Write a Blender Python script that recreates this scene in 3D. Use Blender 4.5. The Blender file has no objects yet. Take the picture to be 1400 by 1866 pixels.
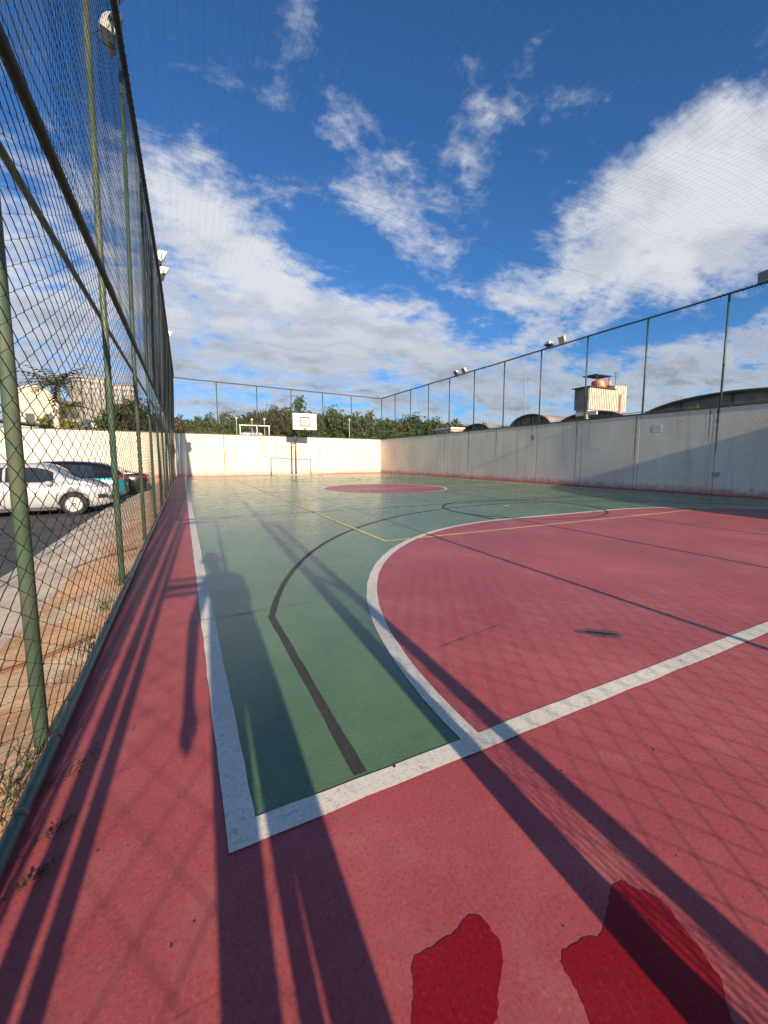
import bpy, bmesh, math, random
import numpy as np
from mathutils import Vector, Matrix
R = math.radians
random.seed(7); rng = np.random.default_rng(11)
scene = bpy.context.scene
col = scene.collection

# ------------------------------------------------------------------ camera
cam = bpy.data.cameras.new('camera'); camo = bpy.data.objects.new('camera', cam); col.objects.link(camo)
cam.sensor_fit = 'HORIZONTAL'; cam.sensor_width = 36.0; cam.lens = 36.0*735/1400
cam.shift_y = -21/1400; cam.clip_start = 0.02; cam.clip_end = 4000
camo.location = (0, 0, 1.15)
camo.rotation_euler = (R(90-5.90), 0, R(-26.6))
scene.camera = camo

# ------------------------------------------------------------------ sun, sky, exposure
SUN_AZ, SUN_EL = 2.7, 16.3          # light travels towards +Y, 2.7 deg to the right of the court's length
sun = bpy.data.lights.new('sun', 'SUN'); suno = bpy.data.objects.new('sun', sun); col.objects.link(suno)
sun.energy = 5.0; sun.angle = R(0.53); sun.color = (1.0, 0.82, 0.60)
suno.rotation_euler = (R(90-SUN_EL), 0, R(-SUN_AZ)); suno.location = (0, -60, 40)
scene.view_settings.view_transform = 'Standard'; scene.view_settings.look = 'None'
scene.view_settings.exposure = 0.78; scene.view_settings.gamma = 1.0

def N(nt, t, **kw):
    n = nt.nodes.new(t)
    for k, v in kw.items():
        if k == 'inp':
            for i, x in v.items(): n.inputs[i].default_value = x
        else: setattr(n, k, v)
    return n
def L(nt, a, b): nt.links.new(a, b)
def M(nt, op, a, b=None, c=None, clamp=False):
    n = nt.nodes.new('ShaderNodeMath'); n.operation = op; n.use_clamp = clamp
    for i, x in enumerate((a, b, c)):
        if x is None: continue
        if isinstance(x, (int, float)): n.inputs[i].default_value = x
        else: nt.links.new(x, n.inputs[i])
    return n.outputs[0]
def MR(nt, v, a, b, c=0.0, d=1.0, smooth=True):
    n = nt.nodes.new('ShaderNodeMapRange'); n.interpolation_type = 'SMOOTHSTEP' if smooth else 'LINEAR'
    nt.links.new(v, n.inputs[0])
    for i, x in zip((1, 2, 3, 4), (a, b, c, d)): n.inputs[i].default_value = x
    return n.outputs[0]
def MIX(nt, f, a, b, blend='MIX'):
    n = nt.nodes.new('ShaderNodeMix'); n.data_type = 'RGBA'; n.blend_type = blend
    for s, x in ((n.inputs[0], f), (n.inputs[6], a), (n.inputs[7], b)):
        if isinstance(x, (int, float)): s.default_value = x
        elif isinstance(x, tuple): s.default_value = x if len(x) == 4 else (*x, 1)
        else: nt.links.new(x, s)
    return n.outputs[2]
def NOISE(nt, vec, scale, detail=6, rough=0.55, dist=0.0):
    n = N(nt, 'ShaderNodeTexNoise'); n.inputs['Scale'].default_value = scale; n.inputs['Detail'].default_value = detail
    n.inputs['Roughness'].default_value = rough; n.inputs['Distortion'].default_value = dist
    if vec is not None: nt.links.new(vec, n.inputs['Vector'])
    return n.outputs[0]

world = bpy.data.worlds.new('World'); scene.world = world; world.use_nodes = True
wt = world.node_tree; wt.nodes.clear()
world.cycles.sampling_method = 'MANUAL'; world.cycles.sample_map_resolution = 256
SKY_STRENGTH = 0.056
sky = N(wt, 'ShaderNodeTexSky', sky_type='NISHITA', sun_disc=False)
sky.sun_elevation = R(SUN_EL); sky.sun_rotation = R(180+SUN_AZ); sky.air_density = 1.0; sky.dust_density = 0.5; sky.ozone_density = 2.0; sky.altitude = 700
tc = N(wt, 'ShaderNodeTexCoord')
sep = N(wt, 'ShaderNodeSeparateXYZ'); L(wt, tc.outputs['Generated'], sep.inputs[0])
dx, dy, dz = sep.outputs
az = M(wt, 'DEGREES', M(wt, 'ARCTAN2', dx, dy)); el = M(wt, 'DEGREES', M(wt, 'ARCSINE', dz))
zz = M(wt, 'ADD', M(wt, 'MAXIMUM', dz, 0.0), 0.26)
comb = N(wt, 'ShaderNodeCombineXYZ'); L(wt, M(wt, 'DIVIDE', dx, zz), comb.inputs[0]); L(wt, M(wt, 'DIVIDE', dy, zz), comb.inputs[1])
mpw = N(wt, 'ShaderNodeMapping'); mpw.inputs['Rotation'].default_value = (0, 0, R(32)); mpw.inputs['Scale'].default_value = (1.0, 1.35, 1); L(wt, comb.outputs[0], mpw.inputs[0])
P = mpw.outputs[0]
def off(v, o):
    m = N(wt, 'ShaderNodeVectorMath', operation='ADD'); L(wt, v, m.inputs[0]); m.inputs[1].default_value = o; return m.outputs[0]
n_a = NOISE(wt, P, 2.6, 10, 0.60, 0.35)
n_b = NOISE(wt, off(P, (3.1, 7.7, 0)), 8.0, 8, 0.62, 0.2)
n_c = NOISE(wt, off(P, (9.3, 1.7, 0)), 27, 5, 0.6)
# clouds in view, then unseen banks added to temper the fill light: azimuth, elevation, half widths, tilt, weight
CLOUDS = [(60, 25.0, 8.5, 5.2, 0, .29), (63, 29.5, 5.0, 3.6, -25, .24), (54, 27.0, 5, 2.6, -20, .14), (48, 20, 8, 2.6, 0, .18), (68, 23, 6, 4.5, 0, .20), (26.5, 31.0, 5.4, 2.2, -4, .25), (33, 25.4, 3.4, 2.2, 10, .18),
          (0, 30.0, 6, 1.8, 12, .17), (3, 26.4, 7, 2.6, 14, .23), (12, 22.6, 8, 2.8, 16, .21), (20, 18.6, 11, 2.6, 8, .20), (5, 19, 9, 3.0, 0, .12), (15.5, 42.2, 1.9, 3.6, 12, .15), (21, 37.2, 1.8, 2.4, 20, .16),
          (45, 40.6, 2.8, 1.2, -25, .17), (43.0, 37.6, 3.4, 1.3, -15, .07), (36, 38.6, 1.8, 3.0, 25, .07), (38.8, 31.2, 1.5, 3.0, -15, .07), (44, 28, 4, 3.0, -30, -.10), (68, 36, 1.6, 2.0, -30, .13), (70, 37, 6, 4.0, -10, -.26), (28.5, 34.6, 1.8, 1.0, 0, .12),
          (-12, 22, 10, 6, 0, .17), (-30, 16, 18, 8, 0, .16), (24, 13.8, 34, 3.6, 0, .27), (40, 3, 150, 6.5, 0, .30), (66, 10.2, 18, 1.9, -3, .13), (80, 24, 8, 7, 0, .16),
          (60, 14.4, 11, 1.5, -4, -.27), (42, 16.4, 2.5, 1.2, 0, -.14), (21, 27.6, 5, 2.2, 16, -.13), (45, 46, 40, 6, 0, -.07), (-105, 26, 55, 16, 0, .13), (150, 26, 60, 16, 0, .13), (-160, 30, 50, 18, 0, .11)]  # closing banks lie out of view, added to make the sky fill less blue
bias = None
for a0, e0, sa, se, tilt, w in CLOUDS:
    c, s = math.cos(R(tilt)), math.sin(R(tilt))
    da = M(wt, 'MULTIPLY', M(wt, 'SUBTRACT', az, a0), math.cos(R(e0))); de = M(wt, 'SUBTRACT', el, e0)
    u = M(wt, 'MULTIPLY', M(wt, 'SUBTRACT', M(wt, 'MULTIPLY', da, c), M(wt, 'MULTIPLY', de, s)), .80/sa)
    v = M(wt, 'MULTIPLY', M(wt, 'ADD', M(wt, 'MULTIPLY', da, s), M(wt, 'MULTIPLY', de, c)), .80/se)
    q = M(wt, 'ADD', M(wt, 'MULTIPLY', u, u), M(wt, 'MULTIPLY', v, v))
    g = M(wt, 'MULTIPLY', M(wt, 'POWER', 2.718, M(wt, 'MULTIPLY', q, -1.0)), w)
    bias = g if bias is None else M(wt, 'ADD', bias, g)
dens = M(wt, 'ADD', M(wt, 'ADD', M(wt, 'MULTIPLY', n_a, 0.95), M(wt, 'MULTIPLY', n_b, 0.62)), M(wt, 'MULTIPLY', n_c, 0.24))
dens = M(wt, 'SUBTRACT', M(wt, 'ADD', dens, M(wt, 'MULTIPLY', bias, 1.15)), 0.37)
cov = M(wt, 'POWER', MR(wt, dens, 0.61, 0.99), 0.95)
core = MR(wt, dens, 0.74, 1.05)
# billows: thick parts seen from below are greyer, low banks more so
greyn = MR(wt, NOISE(wt, off(P, (1.2, .35, 0)), 3.6, 7, 0.6, .3), 0.40, 0.64)
lowb = MR(wt, el, 22.0, 8.0)
grey = M(wt, 'MULTIPLY', M(wt, 'ADD', M(wt, 'MULTIPLY', greyn, 0.40), M(wt, 'MULTIPLY', lowb, 0.52)), M(wt, 'ADD', M(wt, 'MULTIPLY', core, 0.65), 0.35), clamp=True)
CB = 0.45/SKY_STRENGTH
ccol = MIX(wt, grey, (1.0*CB, 1.03*CB, 1.10*CB), (0.36*CB, 0.42*CB, 0.53*CB))
skyc = MIX(wt, 1.0, sky.outputs[0], (0.52, 1.04, 1.60, 1), 'MULTIPLY')
out_c = MIX(wt, M(wt, 'MULTIPLY', cov, 0.95), skyc, ccol)
bg = N(wt, 'ShaderNodeBackground'); bg.inputs[1].default_value = SKY_STRENGTH; L(wt, out_c, bg.inputs[0])
wo = N(wt, 'ShaderNodeOutputWorld'); L(wt, bg.outputs[0], wo.inputs[0])

# ------------------------------------------------------------------ helpers
WL = {}
def setp(o, label=None, cat=None, group=None, kind=None):
    if label: o['label'] = label
    if cat: o['category'] = cat
    if group: o['group'] = group
    if kind: o['kind'] = kind
    return o
def thing(name, label, cat, loc=(0, 0, 0), group=None, kind=None, rz=0.0):
    o = bpy.data.objects.new(name, None); col.objects.link(o); o.location = loc; o.rotation_euler = (0, 0, rz)
    o.empty_display_size = 0.2; WL[o] = Vector(loc)
    return setp(o, label, cat, group, kind)
def put(name, me, parent=None, loc=None):
    o = bpy.data.objects.new(name, me); col.objects.link(o)
    if parent is not None: o.parent = parent
    if loc is not None: o.location = loc
    return o
class MB:
    """collects shapes; build() links them as ONE mesh object"""
    def __init__(s): s.v = []; s.f = []; s.sm = []
    def add(s, vs, fs, smooth=False):
        k = len(s.v); s.v += [tuple(p) for p in vs]; s.f += [tuple(i+k for i in f) for f in fs]; s.sm += [smooth]*len(fs); return s
    def box(s, x0, x1, y0, y1, z0, z1, m=None):
        p = [(x, y, z) for z in (z0, z1) for y in (y0, y1) for x in (x0, x1)]
        if m is not None: p = [m @ Vector(q) for q in p]
        return s.add(p, [(0, 2, 3, 1), (4, 5, 7, 6), (0, 1, 5, 4), (2, 6, 7, 3), (0, 4, 6, 2), (1, 3, 7, 5)])
    def tube(s, pts, r, n=10, caps=True):
        pts = [Vector(p) for p in pts]; rs = r if isinstance(r, (list, tuple)) else [r]*len(pts)
        vs = []; up = None
        for i, p in enumerate(pts):
            t = (pts[min(i+1, len(pts)-1)]-pts[max(i-1, 0)]).normalized()
            if up is None:
                up = Vector((0, 0, 1)) if abs(t.z) < .9 else Vector((1, 0, 0))
            a = t.cross(up).normalized(); b = a.cross(t).normalized(); up = b
            vs += [p + rs[i]*(math.cos(2*math.pi*j/n)*a+math.sin(2*math.pi*j/n)*b) for j in range(n)]
        fs = [(i*n+j, i*n+(j+1) % n, (i+1)*n+(j+1) % n, (i+1)*n+j) for i in range(len(pts)-1) for j in range(n)]
        s.add(vs, fs, True)
        if caps:
            k = len(s.v)-len(vs)
            s.f += [tuple(k+j for j in reversed(range(n))), tuple(k+(len(pts)-1)*n+j for j in range(n))]; s.sm += [False, False]
        return s
    def prism(s, poly, z0, z1):           # polygon in XY, extruded in Z
        n = len(poly); vs = [(x, y, z0) for x, y in poly]+[(x, y, z1) for x, y in poly]
        return s.add(vs, [tuple(reversed(range(n))), tuple(range(n, 2*n))]+[(i, (i+1) % n, n+(i+1) % n, n+i) for i in range(n)])
    def loft(s, rings, smooth=True, caps=True, closed=True):
        n = len(rings[0]); vs = [p for r in rings for p in r]; m = n if closed else n-1
        fs = [(i*n+j, i*n+(j+1) % n, (i+1)*n+(j+1) % n, (i+1)*n+j) for i in range(len(rings)-1) for j in range(m)]
        s.add(vs, fs, smooth)
        if caps and closed:
            k = len(s.v)-len(vs)
            s.f += [tuple(k+j for j in reversed(range(n))), tuple(k+(len(rings)-1)*n+j for j in range(n))]; s.sm += [False, False]
        return s
    def lathe(s, prof, axis_o=(0, 0, 0), n=16, m=None):  # profile (r,z) about z
        rings = []
        for r, z in prof:
            ring = [Vector((r*math.cos(2*math.pi*j/n), r*math.sin(2*math.pi*j/n), z)) for j in range(n)]
            if m is not None: ring = [m @ p for p in ring]
            rings.append([p+Vector(axis_o) for p in ring])
        return s.loft(rings)
    def sheet(s, poly, z):
        return s.add([(x, y, z) for x, y in poly], [tuple(range(len(poly)))])
    def build(s, name, mat, parent=None, world=True, bevel=0.0):
        off = WL.get(parent, Vector((0, 0, 0))) if world else Vector((0, 0, 0))
        me = bpy.data.meshes.new(name); me.from_pydata([(p[0]-off.x, p[1]-off.y, p[2]-off.z) for p in s.v], [], s.f)
        me.polygons.foreach_set('use_smooth', s.sm); me.materials.append(mat)
        bm = bmesh.new(); bm.from_mesh(me); bmesh.ops.recalc_face_normals(bm, faces=bm.faces)
        if bevel: bmesh.ops.bevel(bm, geom=bm.edges[:], offset=bevel, segments=2, affect='EDGES', profile=.6)
        bm.to_mesh(me); bm.free(); me.update()
        o = put(name, me, parent); WL[o] = off
        return o
def np_mesh(name, verts, quads, mat, smooth=True):
    me = bpy.data.meshes.new(name); nv, nq = len(verts), len(quads); k = quads.shape[1]
    me.vertices.add(nv); me.vertices.foreach_set('co', np.ascontiguousarray(verts, dtype=np.float32).ravel())
    me.loops.add(nq*k); me.loops.foreach_set('vertex_index', np.ascontiguousarray(quads, dtype=np.int32).ravel())
    me.polygons.add(nq); me.polygons.foreach_set('loop_start', np.arange(0, nq*k, k, dtype=np.int32))
    me.polygons.foreach_set('use_smooth', np.full(nq, smooth)); me.update(calc_edges=True); me.materials.append(mat)
    return me
def wires(pts, r, e1, e2, n=3):
    """pts (W,P,3) -> verts, quads of W thin tubes with n sides"""
    W, Pn, _ = pts.shape; a = np.arange(n)*2*np.pi/n+.5
    off = np.cos(a)[:, None]*np.array(e1)[None]+np.sin(a)[:, None]*np.array(e2)[None]
    v = (pts[:, :, None, :]+r*off[None, None]).reshape(-1, 3)
    w, p, j = np.meshgrid(np.arange(W), np.arange(Pn-1), np.arange(n), indexing='ij')
    b = (w*Pn+p)*n; j2 = (j+1) % n
    q = np.stack([b+j, b+j2, b+n+j2, b+n+j], -1).reshape(-1, 4)
    return v, q
def joinvq(parts):
    vs = []; qs = []; k = 0
    for v, q in parts: vs.append(v); qs.append(q+k); k += len(v)
    return np.concatenate(vs), np.concatenate(qs)

# ------------------------------------------------------------------ materials
MATS = {}
def mat(name, base, rough=0.7, var=0.18, scale=6.0, bump=0.0, bscale=60.0, metal=0.0, spec=0.5, c2=None, thr=(0.45, 0.65), coat=0.0, detail=6, trans=0.0):
    if name in MATS: return MATS[name]
    m = bpy.data.materials.new(name); m.use_nodes = True; nt = m.node_tree; b = nt.nodes['Principled BSDF']
    geo = N(nt, 'ShaderNodeNewGeometry'); pos = geo.outputs['Position']
    n1 = NOISE(nt, pos, scale, detail)
    dark = tuple(x*(1-var) for x in base); light = tuple(min(1, x*(1+var)) for x in base)
    c = MIX(nt, MR(nt, n1, .3, .7), dark, light)
    if c2 is not None:
        c = MIX(nt, MR(nt, NOISE(nt, pos, scale*.45+.3, 8, .62), *thr), c, c2)
    L(nt, c, b.inputs['Base Color'])
    b.inputs['Roughness'].default_value = rough; b.inputs['Metallic'].default_value = metal; b.inputs['Specular IOR Level'].default_value = spec
    if coat: b.inputs['Coat Weight'].default_value = coat; b.inputs['Coat Roughness'].default_value = .08
    if trans: b.inputs['Transmission Weight'].default_value = trans
    if bump:
        bn = N(nt, 'ShaderNodeBump'); bn.inputs['Strength'].default_value = bump; bn.inputs['Distance'].default_value = .01
        L(nt, NOISE(nt, pos, bscale, 4), bn.inputs['Height']); L(nt, bn.outputs[0], b.inputs['Normal'])
    MATS[name] = m; return m

def court_mat(name, base, dust, rough=.42, spec=.35, chip=None):
    """painted concrete: sun-faded patches, scuffs, grit and pinholes"""
    m = bpy.data.materials.new(name); m.use_nodes = True; nt = m.node_tree; b = nt.nodes['Principled BSDF']
    pos = N(nt, 'ShaderNodeNewGeometry').outputs['Position']
    big_ = NOISE(nt, pos, .55, 5, .6); md = NOISE(nt, pos, 3.2, 8, .62, .4); gr = NOISE(nt, pos, 95, 3, .6); sp = NOISE(nt, pos, 31, 2, .5)
    c = MIX(nt, MR(nt, big_, .35, .68), tuple(x*.86 for x in base), tuple(x*1.12 for x in base))
    c = MIX(nt, M(nt, 'MULTIPLY', MR(nt, md, .47, .75), .32), c, dust)
    c = MIX(nt, M(nt, 'MULTIPLY', MR(nt, gr, .50, .68), .42), c, tuple(x*.45 for x in base))
    c = MIX(nt, M(nt, 'MULTIPLY', MR(nt, gr, .44, .28), .32), c, tuple(min(1, x*1.5+.04) for x in base))
    # scuffs dragged along the floor
    mp = N(nt, 'ShaderNodeMapping'); mp.inputs['Scale'].default_value = (9, .9, 1); mp.inputs['Rotation'].default_value = (0, 0, .7); L(nt, pos, mp.inputs[0])
    scf = NOISE(nt, mp.outputs[0], 1.0, 7, .7, .6)
    c = MIX(nt, M(nt, 'MULTIPLY', MR(nt, scf, .60, .74), .30), c, tuple(x*.55 for x in base))
    mp2 = N(nt, 'ShaderNodeMapping'); mp2.inputs['Scale'].default_value = (2.2, 26, 1); mp2.inputs['Rotation'].default_value = (0, 0, -.5); L(nt, pos, mp2.inputs[0])
    c = MIX(nt, M(nt, 'MULTIPLY', MR(nt, NOISE(nt, mp2.outputs[0], 1.0, 5, .6, .8), .665, .70), .38), c, tuple(x*.5 for x in base))
    c = MIX(nt, M(nt, 'MULTIPLY', MR(nt, NOISE(nt, pos, 1.15, 7, .66, .8), .52, .66), .28), c, dust)
    m12 = NOISE(nt, pos, 13, 6, .65)
    c = MIX(nt, M(nt, 'MULTIPLY', MR(nt, m12, .50, .70), .22), c, tuple(x*.60 for x in base)); c = MIX(nt, M(nt, 'MULTIPLY', MR(nt, m12, .44, .28), .20), c, dust)
    if chip is not None:
        ch = NOISE(nt, pos, 26, 8, .70); c = MIX(nt, M(nt, 'MULTIPLY', MR(nt, ch, .58, .64), .55), c, chip)
        c = MIX(nt, M(nt, 'MULTIPLY', MR(nt, NOISE(nt, pos, 1.7, 6, .6), .45, .7), .28), c, tuple(x*.6 for x in base))
    pin = MR(nt, sp, .735, .76)
    c = MIX(nt, pin, c, (.05, .035, .035))
    L(nt, c, b.inputs['Base Color'])
    L(nt, MR(nt, md, .3, .75, rough-.02, rough+.06), b.inputs['Roughness']); b.inputs['Specular IOR Level'].default_value = spec
    bn = N(nt, 'ShaderNodeBump'); bn.inputs['Strength'].default_value = .06 if rough < .3 else .14; bn.inputs['Distance'].default_value = .002
    hh = M(nt, 'SUBTRACT', M(nt, 'ADD', NOISE(nt, pos, 150, 3), M(nt, 'MULTIPLY', NOISE(nt, pos, 40, 3), .3)), M(nt, 'MULTIPLY', pin, .8))
    L(nt, hh, bn.inputs['Height']); L(nt, bn.outputs[0], b.inputs['Normal'])
    return m
M_RED = court_mat('court_red', (.44, .094, .100), (.52, .21, .18), .40, .22)
M_GREEN = court_mat('court_green', (.112, .205, .100), (.19, .25, .13), .25, .45)
M_WHITE = court_mat('line_white', (.80, .75, .64), (.62, .55, .46), .5, .3, (.36, .27, .23))
M_YELLOW = court_mat('line_yellow', (.78, .62, .26), (.58, .48, .26), .6)
M_BLACK = court_mat('line_black', (.050, .046, .042), (.13, .11, .09), .5, .3, (.11, .12, .08))
M_STAIN = court_mat('wet_red_paint', (.27, .007, .014), (.33, .03, .035), .42, .25)
M_GRIME = mat('drain_patch', (.15, .075, .08), .6, .3, 30, .4, 90)

def wall_mat(name, base, stain, foot):
    m = bpy.data.materials.new(name); m.use_nodes = True; nt = m.node_tree; b = nt.nodes['Principled BSDF']
    pos = N(nt, 'ShaderNodeNewGeometry').outputs['Position']
    s = N(nt, 'ShaderNodeSeparateXYZ'); L(nt, pos, s.inputs[0]); z = s.outputs[2]
    big_ = NOISE(nt, pos, .6, 6, .6); md = NOISE(nt, pos, 2.4, 9, .65, .3)
    c = MIX(nt, MR(nt, big_, .3, .7), tuple(x*.88 for x in base), tuple(min(.9, x*1.06) for x in base))
    c = MIX(nt, M(nt, 'MULTIPLY', MR(nt, md, .5, .72), .35), c, stain)
    # rain streaks running down from the coping
    mp = N(nt, 'ShaderNodeMapping'); mp.inputs['Scale'].default_value = (3.2, 3.2, .16); L(nt, pos, mp.inputs[0])
    st = NOISE(nt, mp.outputs[0], 1.0, 7, .68)
    c = MIX(nt, M(nt, 'MULTIPLY', MR(nt, st, .54, .68), .46), c, stain)
    c = MIX(nt, M(nt, 'MULTIPLY', MR(nt, st, .44, .30), .35), c, tuple(min(.9, x*1.2) for x in base))
    # splashed floor paint and rising dirt at the foot
    ft = M(nt, 'SUBTRACT', M(nt, 'MULTIPLY', NOISE(nt, pos, 4.5, 8, .7), .62), z)
    c = MIX(nt, M(nt, 'MULTIPLY', MR(nt, ft, .0, .30), .75), c, foot)
    L(nt, c, b.inputs['Base Color']); b.inputs['Roughness'].default_value = .88; b.inputs['Specular IOR Level'].default_value = .2
    bn = N(nt, 'ShaderNodeBump'); bn.inputs['Strength'].default_value = .35; bn.inputs['Distance'].default_value = .012
    L(nt, M(nt, 'ADD', NOISE(nt, pos, 22, 6), M(nt, 'MULTIPLY', NOISE(nt, pos, 1.5, 4), 1.5)), bn.inputs['Height']); L(nt, bn.outputs[0], b.inputs['Normal'])
    return m
M_WALLR = wall_mat('wall_plaster_grey', (.74, .69, .58), (.46, .42, .345), (.36, .17, .13))
M_WALLF = wall_mat('wall_plaster_cream', (.70, .64, .52), (.56, .48, .36), (.50, .24, .16))
M_RUST = mat('rust_streak', (.26, .10, .035), .9, .35, 9, c2=(.40, .24, .13))
M_SEAM = mat('seam_dirt', (.17, .14, .11), .95, .3, 9)
M_COPING = mat('coping_dark', (.085, .08, .07), .9, .3, 5, c2=(.15, .14, .11))
M_POST = mat('green_post_paint', (.058, .100, .066), .5, .22, 5, .15, 50, c2=(.12, .125, .08), thr=(.48, .7))
M_POSTD = mat('dark_green_paint', (.045, .075, .060), .5, .25, 4)
M_RAILG = mat('bottom_rail_green', (.05, .13, .095), .45, .25, 6, .2, 60, c2=(.10, .12, .08), thr=(.55, .75))
M_RAILK = mat('black_rail', (.010, .010, .010), .6, .3, 12)
M_WIRE = mat('chain_wire', (.026, .030, .024), .5, .3, 8, c2=(.13, .065, .03), thr=(.52, .7))
M_NET = mat('net_twine', (.030, .036, .034), .8, .3, 5)
M_NETL = mat('net_twine_sky', (.045, .06, .075), .8, .3, 5)
M_LAMPW = mat('lamp_housing', (.62, .60, .52), .45, .12, 8, c2=(.42, .38, .28), thr=(.6, .8))
M_LAMPG = mat('lamp_glass', (.10, .12, .13), .12, .1, 5, spec=.7)
M_LAMPK = mat('lamp_bracket', (.05, .05, .05), .5, .2, 8)
M_CABLE = mat('black_cable', (.02, .02, .02), .6, .2, 8)
M_BOARD = mat('board_white', (.80, .79, .74), .5, .06, 3)
M_MARKB = mat('board_mark', (.06, .07, .06), .6, .2, 5)
M_STEELK = mat('hoop_post_paint', (.055, .085, .07), .45, .25, 4)
M_RIM = mat('hoop_rim', (.45, .10, .03), .4, .2, 6)
M_GOAL = mat('goal_paint', (.66, .64, .56), .45, .15, 5)
M_SAND = mat('orange_sand', (.60, .345, .165), .95, .25, 2.2, .8, 16, c2=(.66, .49, .31), thr=(.46, .60))
M_PAVE = mat('pale_path', (.60, .49, .37), .9, .2, 2.5, .5, 30, c2=(.50, .34, .20), thr=(.5, .7))
M_KERB = mat('kerb_concrete', (.46, .43, .38), .9, .2, 5, .4, 40)
M_ASPH = mat('asphalt', (.062, .060, .060), .9, .3, 3, .6, 120, c2=(.10, .092, .085), thr=(.5, .7))
M_EARTH = mat('far_ground', (.10, .105, .055), .95, .35, .12, c2=(.16, .13, .08))
M_CONC = mat('concrete', (.36, .345, .32), .9, .2, 3, .4, 30)
M_EDGE = mat('terracotta_edging', (.11, .05, .03), .85, .25, 9)

# ------------------------------------------------------------------ ground, hill, parking, path
def grid_obj(name, xs, ys, zf, m, kind='structure', parent=None):
    X, Y = np.meshgrid(xs, ys, indexing='xy'); Z = zf(X, Y); nx, ny = len(xs), len(ys)
    v = np.stack([X, Y, Z], -1).reshape(-1, 3)
    i, j = np.meshgrid(np.arange(ny-1), np.arange(nx-1), indexing='ij'); b = (i*nx+j).ravel()
    q = np.stack([b, b+1, b+nx+1, b+nx], -1)
    o = put(name, np_mesh(name, v, q, m), parent)
    if kind and parent is None: o['kind'] = kind
    return o
sm = lambda t: np.clip(t, 0, 1)**2*(3-2*np.clip(t, 0, 1))
def hill(X, Y):
    z = -0.62 + 2.6*sm((Y-33)/16) + 5.0*sm((Y-60)/110) * sm((X+40)/60) + .25*np.sin(X*.11)*np.cos(Y*.07)*sm((Y-40)/40)
    return z - 0*X
xs = np.concatenate([np.linspace(-2500, -150, 10), np.linspace(-120, 260, 60), np.linspace(300, 2500, 10)])
ys = np.concatenate([np.linspace(-2500, -100, 8), np.linspace(-60, 260, 64), np.linspace(300, 3000, 10)])
grid_obj('ground', xs, ys, hill, M_EARTH)
b = MB(); b.box(-40, -2.08, -12, 27.6, -.60, -.45); setp(b.build('parking_lot', M_ASPH), kind='structure')
kerb = setp(bpy.data.objects.new('kerb', None), kind='structure'); col.objects.link(kerb)
for k in range(40):
    y0 = -6+k*.85
    MB().box(-2.10+random.uniform(-.006, .006), -1.97, y0, y0+.838, -.62, -.34+random.uniform(-.006, .006)).build('kerb_stone', M_KERB, kerb, bevel=.012)
def verge(X, Y):
    X = np.minimum(X, -.575+.0075*Y+0*X) if np.ndim(X) else X
    t = (X+1.965)/(-.53+1.965)
    z = -.345+.325*np.clip(t, 0, 1)**1.15-.012
    return z + .018*np.sin(Y*2.3+X*3)*np.sin(X*4.1-Y*.7)+.012*np.sin(Y*7.1)*np.sin(X*9+1.3*Y)
grid_obj('sand_verge', np.linspace(-1.20, -.36, 18), np.linspace(-6, 28.2, 170), verge, M_SAND)
grid_obj('verge_path', np.linspace(-1.966, -1.20, 8), np.linspace(-6, 28.2, 120), lambda X, Y: verge(X, Y)*1.0, M_PAVE)
# terracotta drain edging crossing the verge
for yy, lab in ((3.2, 'terracotta edging strip across the sand verge nearest the camera'), (6.2, 'terracotta edging strip across the sand verge beyond the second fence post')):
    b = MB(); pts = [(x, yy+.10*(x+.6), verge(np.array(x), np.array(yy))+.012) for x in np.linspace(-.58, -1.25, 9)]
    b.tube([(p[0], p[1], float(p[2])) for p in pts], .013, 6)
    setp(b.build('edging_strip', M_EDGE), lab, 'edging')
# court slab
court = setp(bpy.data.objects.new('court_floor', None), kind='structure'); col.objects.link(court)
def far_y(x): return 29.0+.14*(x+.3)
slab = MB(); slab.prism([(-.565, -.9), (15.30, -.9), (15.30, far_y(15.3)), (-.345, far_y(-.345))], -.62, 0.0); slab.build('red_paint', M_RED, court)
b = MB(); b.box(-3.0, 22, -9, -.903, -.62, -.006); setp(b.build('path', M_CONC), kind='structure')
CX = 7.1
def strip(pts, w, z, name, m, closed=False):
    """flat painted line of width w along a polyline, with slightly uneven edges"""
    P_ = [Vector(p) for p in pts]; n = len(P_); l = []; r = []
    for i in range(n):
        a = P_[(i-1) % n] if (closed or i > 0) else P_[i]; c = P_[(i+1) % n] if (closed or i < n-1) else P_[i]
        t = (c-a).normalized(); nn = Vector((-t.y, t.x))
        l.append(P_[i]+nn*(w/2+random.uniform(-.003, .003))); r.append(P_[i]-nn*(w/2+random.uniform(-.003, .003)))
    vs = [(p.x, p.y, z) for p in l]+[(p.x, p.y, z) for p in r]
    fs = [(i, (i+1) % n, n+(i+1) % n, n+i) for i in range(n if closed else n-1)]
    return MB().add(vs, fs).build(name, m, court)
def seg(a, c, step=.12):
    a = Vector(a); c = Vector(c); k = max(2, int((c-a).length/step)); return [a.lerp(c, i/k) for i in range(k+1)]
def arc(cx, cy, r, a0, a1, n=60): return [(cx+r*math.cos(R(a0+(a1-a0)*i/n)), cy+r*math.sin(R(a0+(a1-a0)*i/n))) for i in range(n+1)]
def dpoly(rr, y0=1.2, inv=False):
    p = arc(5.6, 1.2, rr, 180, 90, 40)+arc(8.6, 1.2, rr, 90, 0, 40)
    if inv: p = [(x, 28.0-y) for x, y in p]
    return p
MB().sheet([(.10, 1.19), (14.80, 1.19), (14.80, 28.4), (.10, 28.2)], .0012).build('green_field', M_GREEN, court)
MB().sheet(dpoly(4.56), .0024).build('goal_area', M_RED, court)
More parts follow.
